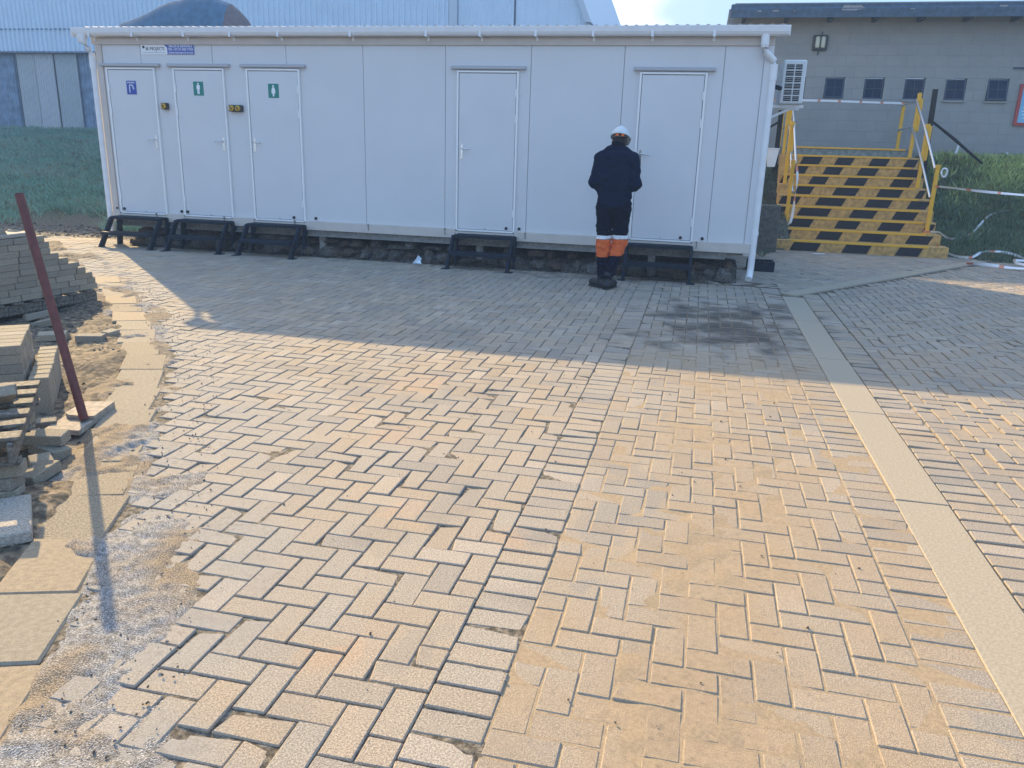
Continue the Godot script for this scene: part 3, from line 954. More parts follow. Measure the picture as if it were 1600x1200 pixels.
	for q in [[0.58, 2.875, CZ + 0.10, 0.11], [0.715, 2.53, CZ + 0.01, 0.18], [0.715, 0.62, CZ + 0.01, 0.05]]:
		dp.tube([Vector3(q[0], q[1] - q[3] * 0.5, q[2]), Vector3(q[0], q[1] + q[3] * 0.5, q[2])], 0.050, 14)
	part("pipe_socket", dp, M.pvc, d1)
	dp = Geo.new()
	dp.tube([Vector3(-8.80, 2.94, CZ + 0.10), Vector3(-8.80, 2.86, CZ + 0.10), Vector3(-8.76, 2.76, CZ + 0.06), Vector3(-8.735, 2.70, CZ + 0.03), Vector3(-8.73, 2.60, CZ + 0.02), Vector3(-8.73, 0.12, CZ + 0.02)], [0.075, 0.06, 0.045, 0.043, 0.043, 0.043], 14)
	var d2 := part("downpipe", dp, M.pvc, t)
	dp = Geo.new()
	dp.tube([Vector3(-8.73, 2.5, CZ + 0.02), Vector3(-8.73, 2.66, CZ + 0.02)], 0.05, 12)
	part("pipe_socket", dp, M.pvc, d2)
	# doors
	for i in 5:
		var dd: Array = DOORS[i]
		var a: float = dd[0]
		var b: float = dd[1]
		var mid := (a + b) * 0.5
		var w := b - a
		var door := pbox("door", Vector3(mid, 1.49, CZ + 0.014), Vector3(w - 0.066, 1.995, 0.024), M.door, t, 0.003)
		var fr := Geo.new()
		for s in [-1, 1]: fr.chamfer(Vector3(mid + s * (w * 0.5 - 0.013), 1.495, CZ + 0.018), Vector3(0.026, 2.05, 0.036), Basis(), 0.004)
		fr.chamfer(Vector3(mid, 2.508, CZ + 0.018), Vector3(w - 0.054, 0.024, 0.035), Basis(), 0.004)
		part("door_frame", fr, M.alu, door)
		pbox("door_sill", Vector3(mid, 0.474, CZ + 0.026), Vector3(w - 0.054, 0.022, 0.05), M.alu, door, 0.004)
		pbox("door_gap", Vector3(mid, 1.492, CZ + 0.0015), Vector3(w - 0.052, 2.008, 0.003), M.seam, door)
		pbox("door_canopy", Vector3(mid + 0.005, 2.556, CZ + 0.026), Vector3(w + 0.17, 0.042, 0.052), M.canopy, t, 0.006)
		var hx: float = mid + dd[2] * (w * 0.5 - 0.075)
		var hg := Geo.new()
		hg.chamfer(Vector3(hx, 1.505, CZ + 0.029), Vector3(0.034, 0.19, 0.008), Basis(), 0.003)
		var plate := part("handle_plate", hg, M.chrome, door)
		hg = Geo.new()
		hg.tube([Vector3(hx, 1.545, CZ + 0.03), Vector3(hx, 1.545, CZ + 0.072), Vector3(hx - dd[2] * 0.02, 1.545, CZ + 0.078), Vector3(hx - dd[2] * 0.115, 1.54, CZ + 0.074)], 0.0085, 8)
		part("handle", hg, M.chrome, door)
		for hy in [0.72, 1.93, 2.25]:
			var hn := Geo.new()
			hn.tube([Vector3(mid - dd[2] * (w * 0.5 - 0.033), hy - 0.05, CZ + 0.036), Vector3(mid - dd[2] * (w * 0.5 - 0.033), hy + 0.05, CZ + 0.036)], 0.009, 8)
			part("hinge", hn, M.alu, door)
		var lk := Geo.new()
		lk.box(Vector3(mid - dd[2] * -0.02 + 0.02, 0.502, CZ + 0.030), Vector3(0.018, 0.022, 0.012))
		part("floor_latch", lk, M.canopy, door)
	# round rubber stops along the floor line
	for q in [[-8.60, 0.53], [-8.46, 0.528], [-7.50, 0.525], [-7.38, 0.528], [-5.66, 0.525], [-5.33, 0.525], [-2.52, 0.525], [-2.345, 0.525], [-0.20, 0.522], [0.075, 0.522]]:
		var sg := Geo.new()
		var zz := CZ + (0.026 if q[0] in [-8.46, -7.38, -5.66, -2.52, -0.20] else 0.0)
		sg.tube([Vector3(q[0], q[1], zz), Vector3(q[0], q[1], zz + 0.018), Vector3(q[0], q[1], zz + 0.024)], [0.020, 0.020, 0.014], 12)
		part("rubber_stop", sg, M.rubber, t)
	# pictogram plates on the three washroom doors
	for k in 3:
		var cx: float = [-8.13, -7.045, -5.88][k]
		var cy: float = [2.25, 2.25, 2.235][k]
		var pl := pbox("pictogram_plate", Vector3(cx, cy, CZ + 0.0285), Vector3(0.158, 0.185, 0.005), M.sign_blue if k == 0 else M.sign_green, t, 0.0015)
		var z := CZ + 0.0315
		if k == 0:
			lettering("SHOWER", Vector3(cx, cy + 0.068, z), 0.030, M.sign_white, pl)
			var g := Geo.new()
			g.prism(PackedVector2Array([Vector2(-0.034, -0.07), Vector2(-0.022, -0.07), Vector2(-0.022, 0.022), Vector2(-0.012, 0.034), Vector2(0.008, 0.034), Vector2(0.008, 0.044), Vector2(-0.018, 0.044), Vector2(-0.034, 0.028)]), Vector3(cx, cy, z), Vector3.RIGHT, Vector3.UP, Vector3(0, 0, 0.001))
			g.prism(PackedVector2Array([Vector2(0.002, 0.026), Vector2(0.030, 0.042), Vector2(0.034, 0.034), Vector2(0.006, 0.018)]), Vector3(cx, cy, z), Vector3.RIGHT, Vector3.UP, Vector3(0, 0, 0.0012))
			for i in 3:
				g.prism(PackedVector2Array([Vector2(0, 0), Vector2(0.004, 0.002), Vector2(0.024, -0.045), Vector2(0.020, -0.047)]), Vector3(cx + 0.010 + i * 0.009, cy + 0.016 + i * 0.006, z), Vector3.RIGHT, Vector3.UP, Vector3(0, 0, 0.001))
			part("pictogram", g, M.sign_white, pl)
		else:
			var g := Geo.new()
			var dress := k == 2
			var head := PackedVector2Array()
			for i in 14: head.append(Vector2(cos(TAU * i / 14.0), sin(TAU * i / 14.0)) * 0.0135 + Vector2(0, 0.062))
			g.prism(head, Vector3(cx, cy, z), Vector3.RIGHT, Vector3.UP, Vector3(0, 0, 0.001))
			var body := PackedVector2Array([Vector2(-0.026, 0.042), Vector2(-0.028, -0.005), Vector2(-0.018, -0.008), Vector2(-0.017, -0.072), Vector2(-0.002, -0.072), Vector2(-0.001, -0.012), Vector2(0.001, -0.012), Vector2(0.002, -0.072), Vector2(0.017, -0.072), Vector2(0.018, -0.008), Vector2(0.028, -0.005), Vector2(0.026, 0.042), Vector2(0.016, 0.046), Vector2(-0.016, 0.046)])
			if dress: body = PackedVector2Array([Vector2(-0.014, 0.046), Vector2(-0.032, 0.0), Vector2(-0.026, -0.004), Vector2(-0.030, -0.032), Vector2(-0.012, -0.036), Vector2(-0.012, -0.072), Vector2(0.012, -0.072), Vector2(0.012, -0.036), Vector2(0.030, -0.032), Vector2(0.026, -0.004), Vector2(0.032, 0.0), Vector2(0.014, 0.046)])
			g.prism(body, Vector3(cx, cy, z), Vector3.RIGHT, Vector3.UP, Vector3(0, 0, 0.001))
			part("pictogram", g, M.sign_white, pl)
	# maker's plate
	var mp := pbox("sign_plate", Vector3(-7.505, 2.765, CZ + 0.004), Vector3(0.845, 0.132, 0.008), M.sign_white, t)
	var vg := Geo.new()
	vg.prism(PackedVector2Array([Vector2(-0.055, 0.066), Vector2(0.425, 0.066), Vector2(0.425, -0.066), Vector2(0.0, -0.066), Vector2(0.0, 0.02)]), Vector3(-7.505, 2.765, CZ + 0.008), Vector3.RIGHT, Vector3.UP, Vector3(0, 0, 0.003))
	part("blue_field", vg, M.sign_violet, mp)
	lettering("SALES & RENTALS", Vector3(-7.29, 2.806, CZ + 0.0112), 0.040, M.sign_white, mp, 0.37)
	lettering("TEL +27 31 902 7720", Vector3(-7.29, 2.765, CZ + 0.0112), 0.038, M.sign_white, mp, 0.39)
	lettering("www.mprojects.co.za", Vector3(-7.29, 2.722, CZ + 0.0112), 0.028, M.sign_white, mp, 0.38)
	lettering("M.PROJECTS", Vector3(-7.70, 2.772, CZ + 0.0083), 0.062, M.ink, mp, 0.30)
	var st := Geo.new()
	for i in 5: st.box(Vector3(-7.885, 2.795, CZ + 0.0085), Vector3(0.036, 0.009, 0.002), Basis(Vector3.BACK, TAU * i / 10.0))
	part("star_mark", st, M.ink, mp)
	vg = Geo.new()
	vg.box(Vector3(-7.72, 2.724, CZ + 0.0085), Vector3(0.36, 0.008, 0.002))
	part("rule_line", vg, M.canopy, mp)
	# isolator switches between the washroom doors
	for q in [[-7.605, 2.005, 1], [-6.47, 1.995, 2]]:
		var n: int = q[2]
		var bx := pbox("isolator_switch", Vector3(q[0], q[1], CZ + 0.032), Vector3(0.095 if n == 1 else 0.20, 0.09, 0.064), M.dark_plastic, t, 0.008)
		for i in n:
			var kx: float = q[0] + (0.0 if n == 1 else (-0.05 if i == 0 else 0.045))
			var kg := Geo.new()
			kg.tube([Vector3(kx, q[1], CZ + 0.06), Vector3(kx, q[1], CZ + 0.078), Vector3(kx, q[1], CZ + 0.082)], [0.038, 0.038, 0.032], 16)
			var kn := part("switch_dial", kg, M.switch_yellow, bx)
			kg = Geo.new()
			kg.chamfer(Vector3(kx, q[1], CZ + 0.088), Vector3(0.016, 0.044, 0.016), Basis(Vector3.BACK, 0.5), 0.004)
			part("switch_knob", kg, M.dark_plastic, bx)

func lettering(text: String, at: Vector3, height: float, material: Material, parent: Node3D, width := 0.0) -> void:
	var f := SystemFont.new()
	f.font_names = PackedStringArray(["Droid Sans"])
	f.font_weight = 700
	var m := TextMesh.new()
	m.text = text
	m.font = f
	m.font_size = 48
	m.pixel_size = height / 48.0
	m.depth = 0.001
	m.curve_step = 4.0
	m.horizontal_alignment = HORIZONTAL_ALIGNMENT_CENTER
	m.vertical_alignment = VERTICAL_ALIGNMENT_CENTER
	var o := MeshInstance3D.new()
	o.mesh = m
	o.material_override = material
	o.name = "lettering"
	parent.add_child(o, true)
	o.position = at - parent.position
	var w := m.get_aabb().size.x
	if width > 0.0 and w > 0.001: o.scale = Vector3(width / w, 1, 1)

# ---------------------------------------------------------------- paving
func seen_px(p: Vector3) -> Vector2:      # rough position in the photograph, only used to pick which bricks become single parts
	var q := Basis.from_euler(Vector3(-0.288166, 0.220833, 0.03026)).inverse() * (p - Vector3(0, 1.55, 0))
	if q.z > -0.2: return Vector2(-9999, -9999)
	return Vector2(800.0 + 1234.3 * q.x / -q.z, 600.0 - 1234.3 * q.y / -q.z)

func brick_mesh(l: float, w: float, seed_: int) -> ArrayMesh:
	var r := RandomNumberGenerator.new()
	r.seed = seed_
	var g := Geo.new()
	g.chamfer(Vector3(0, -0.022, 0), Vector3(l, 0.044, w), Basis(), 0.0038, false, 0.0013, r)
	if seed_ % 3 == 0:      # a knocked corner
		var sx := 1.0 if r.randf() < 0.5 else -1.0
		var sz := 1.0 if r.randf() < 0.5 else -1.0
		var cut := r.randf_range(0.006, 0.014)
		for i in g.v.size():
			var q := g.v[i]
			if q.x * sx > l * 0.5 - 0.012 and q.z * sz > w * 0.5 - 0.012 and q.y > -0.012: g.v[i] = q - Vector3(sx * cut, cut * 0.5, sz * cut * 0.8)
	return g.mesh()

func herringbone(i0: int, i1: int, j0: int, j1: int, inside: Callable) -> Array:
	var out := []
	for i in range(i0, i1):
		for j in range(j0, j1):
			var k := posmod(i - j, 4)
			if k != 0 and k != 3: continue
			var a := Vector2(i + 0.5, j + 0.5)
			var b := a + (Vector2(1, 0) if k == 0 else Vector2(0, 1))
			var ia: bool = inside.call(a)
			var ib: bool = inside.call(b)
			if ia and ib: out.append([(a + b) * 0.5, 2, 0 if k == 0 else 1])
			elif ia: out.append([a, 1, 0])
			elif ib: out.append([b, 1, 0])
	return out

func lay(parent: Node3D, items: Array, u: float, frame: Transform3D, gap: float, keep := 300, sink := 0.0, rough := 1.0) -> void:
	# items: [cell position, cells long, turn]; the frame puts cell units on the ground
	var full := []
	var half := []
	for s in 7:
		full.append(brick_mesh(2.0 * u - gap, u - gap, 100 + s))
		half.append(brick_mesh(u - gap, u - gap, 200 + s))
	var list := []
	for it in items:
		var c: Vector2 = it[0]
		var p := frame * Vector3(c.x * u, 0, c.y * u)
		var px := seen_px(p)
		var vis := px.x > -60 and px.x < 1660 and px.y > -20 and px.y < 1260
		list.append([p.distance_to(Vector3(0, 1.55, 0)) + (0.0 if vis else 100.0), p, it[1], it[2]])
	list.sort_custom(func(a, b): return a[0] < b[0])
	var many := [[], []]
	for k in list.size():
		var q: Array = list[k]
		var turn: float = frame.basis.get_euler().y + (PI * 0.5 if q[3] == 1 else 0.0) + rng.randfn(0.0, 0.008) * rough + (PI if rng.randf() < 0.5 else 0.0)
		var lift := rng.randf_range(-0.0022, 0.0022) * rough - sink + 0.004 * bumpy.get_noise_2d(q[1].x * 14.0, q[1].z * 14.0)
		var bas := Basis.from_euler(Vector3(rng.randfn(0.0, 0.0065) * rough, turn, rng.randfn(0.0, 0.0065) * rough))
		var tr := Transform3D(bas, q[1] + Vector3(rng.randfn(0, 0.0009) * rough, lift, rng.randfn(0, 0.0009) * rough))
		var tone := rng.randi() % brick_tone.size()
		if rng.randf() < 0.35: tone = [0, 1, 5, 8][rng.randi() % 4]
		if k < keep and q[0] < 100.0:
			var o := part("paving_brick", (full if q[2] == 2 else half)[rng.randi() % 7], brick_mats[tone], parent)
			o.transform = tr
		else:
			many[0 if q[2] == 2 else 1].append([tr, tone])
	for h in 2:
		if many[h].is_empty(): continue
		var mm := MultiMesh.new()
		mm.transform_format = MultiMesh.TRANSFORM_3D
		mm.use_colors = true
		mm.mesh = (full if h == 0 else half)[1]
		mm.instance_count = many[h].size()
		for i in many[h].size():
			mm.set_instance_transform(i, many[h][i][0])
			var c: Color = brick_tone[many[h][i][1]] * rng.randf_range(0.9, 1.07)
			c.a = 1.0
			mm.set_instance_color(i, c)
		var mi := MultiMeshInstance3D.new()
		mi.multimesh = mm
		mi.material_override = M.brick_many
		mi.name = "brick_paving"
		mi.set_meta("kind", "stuff")
		parent.add_child(mi, true)

const U := 0.105
const K2A := Vector2(1.12, -9.78)      # the angled kerb, from its near end
const K2B := Vector2(4.62, -14.55)

func k2_side(p: Vector2) -> float:      # positive towards the stairs
	var d := (K2B - K2A).normalized()
	return -d.cross(p - K2A)

func bed(x0: float, x1: float, z0: float, z1: float, y: float, m: Material, parent: Node3D, called := "bedding_sand") -> void:
	var g := grid_mesh(int((x1 - x0) / 0.1) + 2, int((z1 - z0) / 0.1) + 2,
		func(u: float, w: float) -> Vector3:
			var x := lerpf(x0, x1, u)
			var z := lerpf(z0, z1, w)
			return Vector3(x, y + 0.002 * fine_noise.get_noise_2d(x * 2.0, z * 2.0), z),
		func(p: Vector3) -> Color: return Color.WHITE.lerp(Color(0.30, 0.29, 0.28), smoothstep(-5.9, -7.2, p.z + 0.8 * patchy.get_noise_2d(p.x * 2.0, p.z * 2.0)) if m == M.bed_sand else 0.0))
	part(called, g, m, parent)

func build_pavements() -> void:
	# the wide bay of herringbone between the dished kerb and the brick band
	var a := thing("pavement", "wide herringbone pavement of tan bricks reaching from the brick band to the ash strip", "", Vector3.ZERO, "", "structure")
	var xl := -0.647
	var items := herringbone(-90, 0, 8, 104, func(c: Vector2) -> bool:
		var p := Vector2(xl + c.x * U, -c.y * U)
		if c.x > 0.0: return false
		if p.y < (-10.42 if p.x > -8.35 else -10.95): return false
		var ko := kerb_off(p)
		return ko.x > lerpf(0.19, -0.3, smoothstep(7.6, 8.4, ko.y)))
	for it in items: it[0].y = -it[0].y
	lay(a, items, U, Transform3D(Basis(), Vector3(xl, 0, 0)), 0.0055, 300, 0.0, 0.95)
	part("bedding_sand", grid_mesh(110, 260,
		func(u: float, w: float) -> Vector3:
			var z := lerpf(-0.6, -11.0, w)
			var x0 := -9.4
			for i in KERB.size() - 1:
				if z <= KERB[i].y and z >= KERB[i + 1].y:
					x0 = lerpf(KERB[i].x, KERB[i + 1].x, (z - KERB[i].y) / (KERB[i + 1].y - KERB[i].y))
			var x := lerpf(x0, -0.43, u)
			return Vector3(x, -0.0068 + 0.005 * fine_noise.get_noise_2d(x * 3.0, z * 3.0), z),
		func(_p: Vector3) -> Color: return Color.WHITE), M.bed, a)
	# single band of bricks across it
	var b := thing("paving_band", "straight band of bricks laid side by side that divides the two herringbone bays", "", Vector3.ZERO, "", "structure")
	items = []
	for k in range(9, 95): items.append([Vector2(0, -k * 1.026 - 0.5), 2, 0])
	lay(b, items, U, Transform3D(Basis(), Vector3(-0.543, 0, 0)), 0.0062, 300, 0.0, 1.0)
	# the sandy bay
	var m := thing("pavement", "sandy herringbone pavement between the brick band and the straight concrete kerb", "", Vector3.ZERO, "", "structure")
	var um := 1.2645 / 12.0
	items = herringbone(-1, 13, 8, 98, func(c: Vector2) -> bool:
		return c.x > 0.0 and c.x < 12.0 and c.y * um < 10.25 and c.y * um > 0.9)
	for it in items: it[0].y = -it[0].y
	lay(m, items, um, Transform3D(Basis(), Vector3(-0.4385, 0, 0)), 0.0065, 300, 0.001, 0.75)
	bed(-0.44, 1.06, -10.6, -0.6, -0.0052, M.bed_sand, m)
	b = thing("paving_band", "band of bricks laid side by side along the sandy side of the concrete kerb", "", Vector3.ZERO, "", "structure")
	items = []
	for k in range(9, 94): items.append([Vector2(0, -k * 1.03 - 0.2), 2, 0])
	lay(b, items, 0.1055, Transform3D(Basis(), Vector3(0.933, 0, 0)), 0.008, 300, 0.001, 0.8)
	# beyond the kerb
	b = thing("paving_band", "band of pale bricks laid side by side along the outer side of the concrete kerb", "", Vector3.ZERO, "", "structure")
	items = []
	for k in range(9, 95):
		if k2_side(Vector2(1.39, -k * 0.108)) < -0.16: items.append([Vector2(0, -k * 1.03 - 0.35), 2, 0])
	lay(b, items, U, Transform3D(Basis(), Vector3(1.388, 0, 0)), 0.010, 300, 0.003, 1.2)
	var r := thing("pavement", "herringbone pavement outside the concrete kerb below the grassy bank", "", Vector3.ZERO, "", "structure")
	items = herringbone(-2, 50, 8, 142, func(c: Vector2) -> bool:
		var p := Vector2(1.496 + c.x * U, -c.y * U)
		if c.x < 0.0: return false
		return k2_side(p) < -0.17 and p.x < 5.6 and p.y < -0.9 and p.y > -14.6)
	for it in items: it[0].y = -it[0].y
	lay(r, items, U, Transform3D(Basis(), Vector3(1.496, 0, 0)), 0.0095, 300, 0.003, 1.2)
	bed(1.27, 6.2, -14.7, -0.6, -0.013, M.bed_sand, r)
	# the path from the cabin to the stairs
	var s := thing("path", "brick path leading past the cabin corner to the foot of the stairs", "", Vector3.ZERO, "", "structure")
	var ang := 0.62
	var fr := Transform3D(Basis(Vector3.UP, ang), Vector3(1.0, 0, -10.0))
	var inv := fr.affine_inverse()
	items = herringbone(-40, 60, -60, 30, func(c: Vector2) -> bool:
		var w := fr * Vector3(c.x * U, 0, c.y * U)
		var p := Vector2(w.x, w.z)
		if p.y > -10.3 and p.x < 1.05: return false
		return k2_side(p) > 0.13 and p.x > 0.1 and p.y > -14.75 - 0.2 * (p.x - 1.3) and p.x < 4.6 and not (p.x < 1.34 and p.y < -14.2))
	lay(s, items, U, fr, 0.009, 300, 0.004, 0.9)
	bed(0.3, 4.9, -15.2, -9.7, -0.0175, M.bed, s)

# ---------------------------------------------------------------- kerbs and the sand that lies on the bricks
func build_edges() -> void:
	var k := thing("kerb", "straight flush concrete kerb running from the lower corner towards the cabin", "", Vector3.ZERO, "", "structure")
	var cuts := [-0.5, -1.9, -3.80, -5.2, -6.62, -8.2, -9.62]
	for i in cuts.size() - 1:
		var g := Geo.new()
		var r := RandomNumberGenerator.new()
		r.seed = 60 + i
		g.chamfer(Vector3.ZERO, Vector3(0.238, 0.12, cuts[i] - cuts[i + 1] - 0.007), Basis(), 0.003, false, 0.002, r)
		var o := part("kerb_slab", g, M.kerb, k)
		o.position = Vector3(1.157 + rng.randf_range(-0.003, 0.003), -0.0585 + rng.randf_range(-0.0015, 0.0015), (cuts[i] + cuts[i + 1]) * 0.5)
		o.rotation = Vector3(0, rng.randf_range(-0.003, 0.003), rng.randf_range(-0.008, 0.008))
	var k2 := thing("kerb", "angled concrete kerb from the cabin corner to the foot of the grassy bank", "", Vector3.ZERO, "", "structure")
	var d := (K2B - K2A)
	var n := 5
	for i in n:
		var c := K2A + d * ((i + 0.5) / n)
		var g := Geo.new()
		g.chamfer(Vector3.ZERO, Vector3(0.20, 0.12, d.length() / n - 0.008), Basis(), 0.008, false)
		var o := part("kerb_slab", g, M.kerb, k2)
		o.position = Vector3(c.x, -0.049 + 0.002 * (i % 2), c.y)
		o.rotation.y = atan2(d.x, d.y)
	# dished kerb blocks along the dirt
	var k3 := thing("kerb", "curved row of pale dished kerb blocks between the dirt and the ash strip", "", Vector3.ZERO, "", "structure")
	var s := 0.06
	while s < kerb_len[kerb_len.size() - 1] - 5.4:
		var w := 0.40 + 0.07 * rng.randf()
		var q := kerb_at(s + w * 0.5)
		var p: Vector2 = q[0]
		var dir: Vector2 = q[1]
		var g := Geo.new()
		var r := RandomNumberGenerator.new()
		r.seed = int(s * 100.0)
		g.chamfer(Vector3.ZERO, Vector3(0.28, 0.10, w - 0.004), Basis(), 0.008, false, 0.004, r)
		var o := part("kerb_block", g, M.kerb_dish[rng.randi() % 3], k3)
		o.position = Vector3(p.x, -0.040 + rng.randf_range(-0.004, 0.004), p.y)
		o.rotation = Vector3(rng.randf_range(-0.02, 0.02), atan2(dir.x, dir.y) + PI - 0.08 + rng.randf_range(-0.03, 0.03), -0.05 + rng.randf_range(-0.03, 0.03))
		s += w
	# loose sand over the sandy bay: only its crests stand above the bricks
	var g1 := noise(61, 0.7, 4)
	var g2 := noise(62, 5.0, 3)
	var sand := grid_mesh(120, 420,
		func(u: float, w: float) -> Vector3:
			var x := lerpf(-0.5, 1.06, u)
			var z := lerpf(-0.7, -7.2, w)
			var m := smoothstep(-0.42, -0.02, x + 0.1 * g1.get_noise_2d(x, z)) * (1.0 - smoothstep(0.25, 0.85, x + 0.3 * g1.get_noise_2d(x + 5.0, z))) * smoothstep(-7.0, -4.5, z)
			var y := -0.0135 + 0.0105 * m + 0.005 * g1.get_noise_2d(x * 1.6, z * 1.6) * m + 0.0045 * g2.get_noise_2d(x, z)
			y += 0.006 * smoothstep(0.86, 1.03, x + 0.02 * g2.get_noise_2d(0.0, z * 3.0)) * (0.6 + g1.get_noise_2d(3.0, z * 3.0))
			return Vector3(x, y, z),
		func(p: Vector3) -> Color:
			var q := g1.get_noise_2d(p.x * 2.0 + 7.0, p.z * 2.0)
			return Color(0.40, 0.30, 0.185).lerp(Color(0.36, 0.275, 0.175), clampf(0.5 + q, 0, 1)))
	var so := part("loose_sand", sand, M.sand, null)
	tag(so, "orange sand drifted over the bricks beside the brick band", "sand", "", "stuff")
	# ash and cement dust along the dished kerb
	var n1 := noise(71, 0.5, 4)
	var n2 := noise(72, 11.0, 4)
	var n3 := noise(73, 1.6, 3)
	var ash := grid_mesh(100, 760,
		func(u: float, w: float) -> Vector3:
			var q := kerb_at(lerpf(0.1, 11.5, w))
			var p: Vector2 = q[0]
			var dir: Vector2 = q[1]
			var off := lerpf(-0.30, 0.75, u)
			p += Vector2(-dir.y, dir.x) * off * signf(-dir.y)
			var wide := 0.42 + 0.45 * n1.get_noise_1d(w * 16.0)
			if w < 0.24: wide = 0.74
			elif w < 0.33: wide = 0.22
			var m := smoothstep(wide, wide * 0.35, off + 0.10 * n3.get_noise_2d(p.x * 2.0, p.y * 2.0)) * smoothstep(0.06, 0.17, off)
			var cover := smoothstep(0.04, 0.40, n1.get_noise_2d(p.x * 1.3 + 30.0, p.y * 1.3) + 0.25 * n3.get_noise_2d(p.x * 1.5, p.y * 1.5) + (0.22 if w > 0.20 and w < 0.40 else -0.02) + 0.5 * maxf(0.0, w - 0.55))
			if off < 0.2: m = maxf(m, cover * smoothstep(0.30, 0.1, absf(off)) * 1.35)
			m *= clampf(0.8 + 1.2 * n3.get_noise_2d(p.x, p.y), 0.0, 1.0)
			var y := -0.018 + 0.030 * m + 0.0075 * n2.get_noise_2d(p.x, p.y) * (0.5 + m)
			return Vector3(p.x, y, p.y),
		func(p: Vector3) -> Color:
			var b := n2.get_noise_2d(p.x * 3.0 + 40.0, p.z * 3.0)
			var t := n3.get_noise_2d(p.x * 0.8 + 9.0, p.z * 0.8)
			var c := Color(0.56, 0.55, 0.535).lerp(Color(0.24, 0.235, 0.225), clampf(0.3 + b * 1.5, 0, 1))
			return c.lerp(Color(0.46, 0.355, 0.235), clampf(0.25 + t * 2.2 + (0.75 if kerb_off(Vector2(p.x, p.z)).x < 0.14 else 0.0), 0.0, 0.95)))
	so = part("ash_strip", ash, M.ash, null)
	tag(so, "grey ash and cement dust strewn along the dished kerb", "ash", "", "stuff")

# ---------------------------------------------------------------- the dirt where the bricks are stacked
func dirt_height(p: Vector2) -> float:
	var o := kerb_off(p).x
	var y := 0.0 + 0.05 * bumpy.get_noise_2d(p.x * 9.0, p.y * 9.0) + 0.016 * fine_noise.get_noise_2d(p.x * 3.0, p.y * 3.0)
	y += 0.012 * maxf(0.0, fine_noise.get_noise_2d(p.x * 11.0 + 50.0, p.y * 11.0))
	y -= 0.02
	y += 0.034 * smoothstep(-0.55, -0.16, o) * (0.6 + 0.8 * bumpy.get_noise_2d(p.x * 25.0, p.y * 25.0))
	return lerpf(y, lerpf(-0.09, -0.025, smoothstep(7.6, 8.3, kerb_off(p).y)), smoothstep(-0.13, 0.02, o))

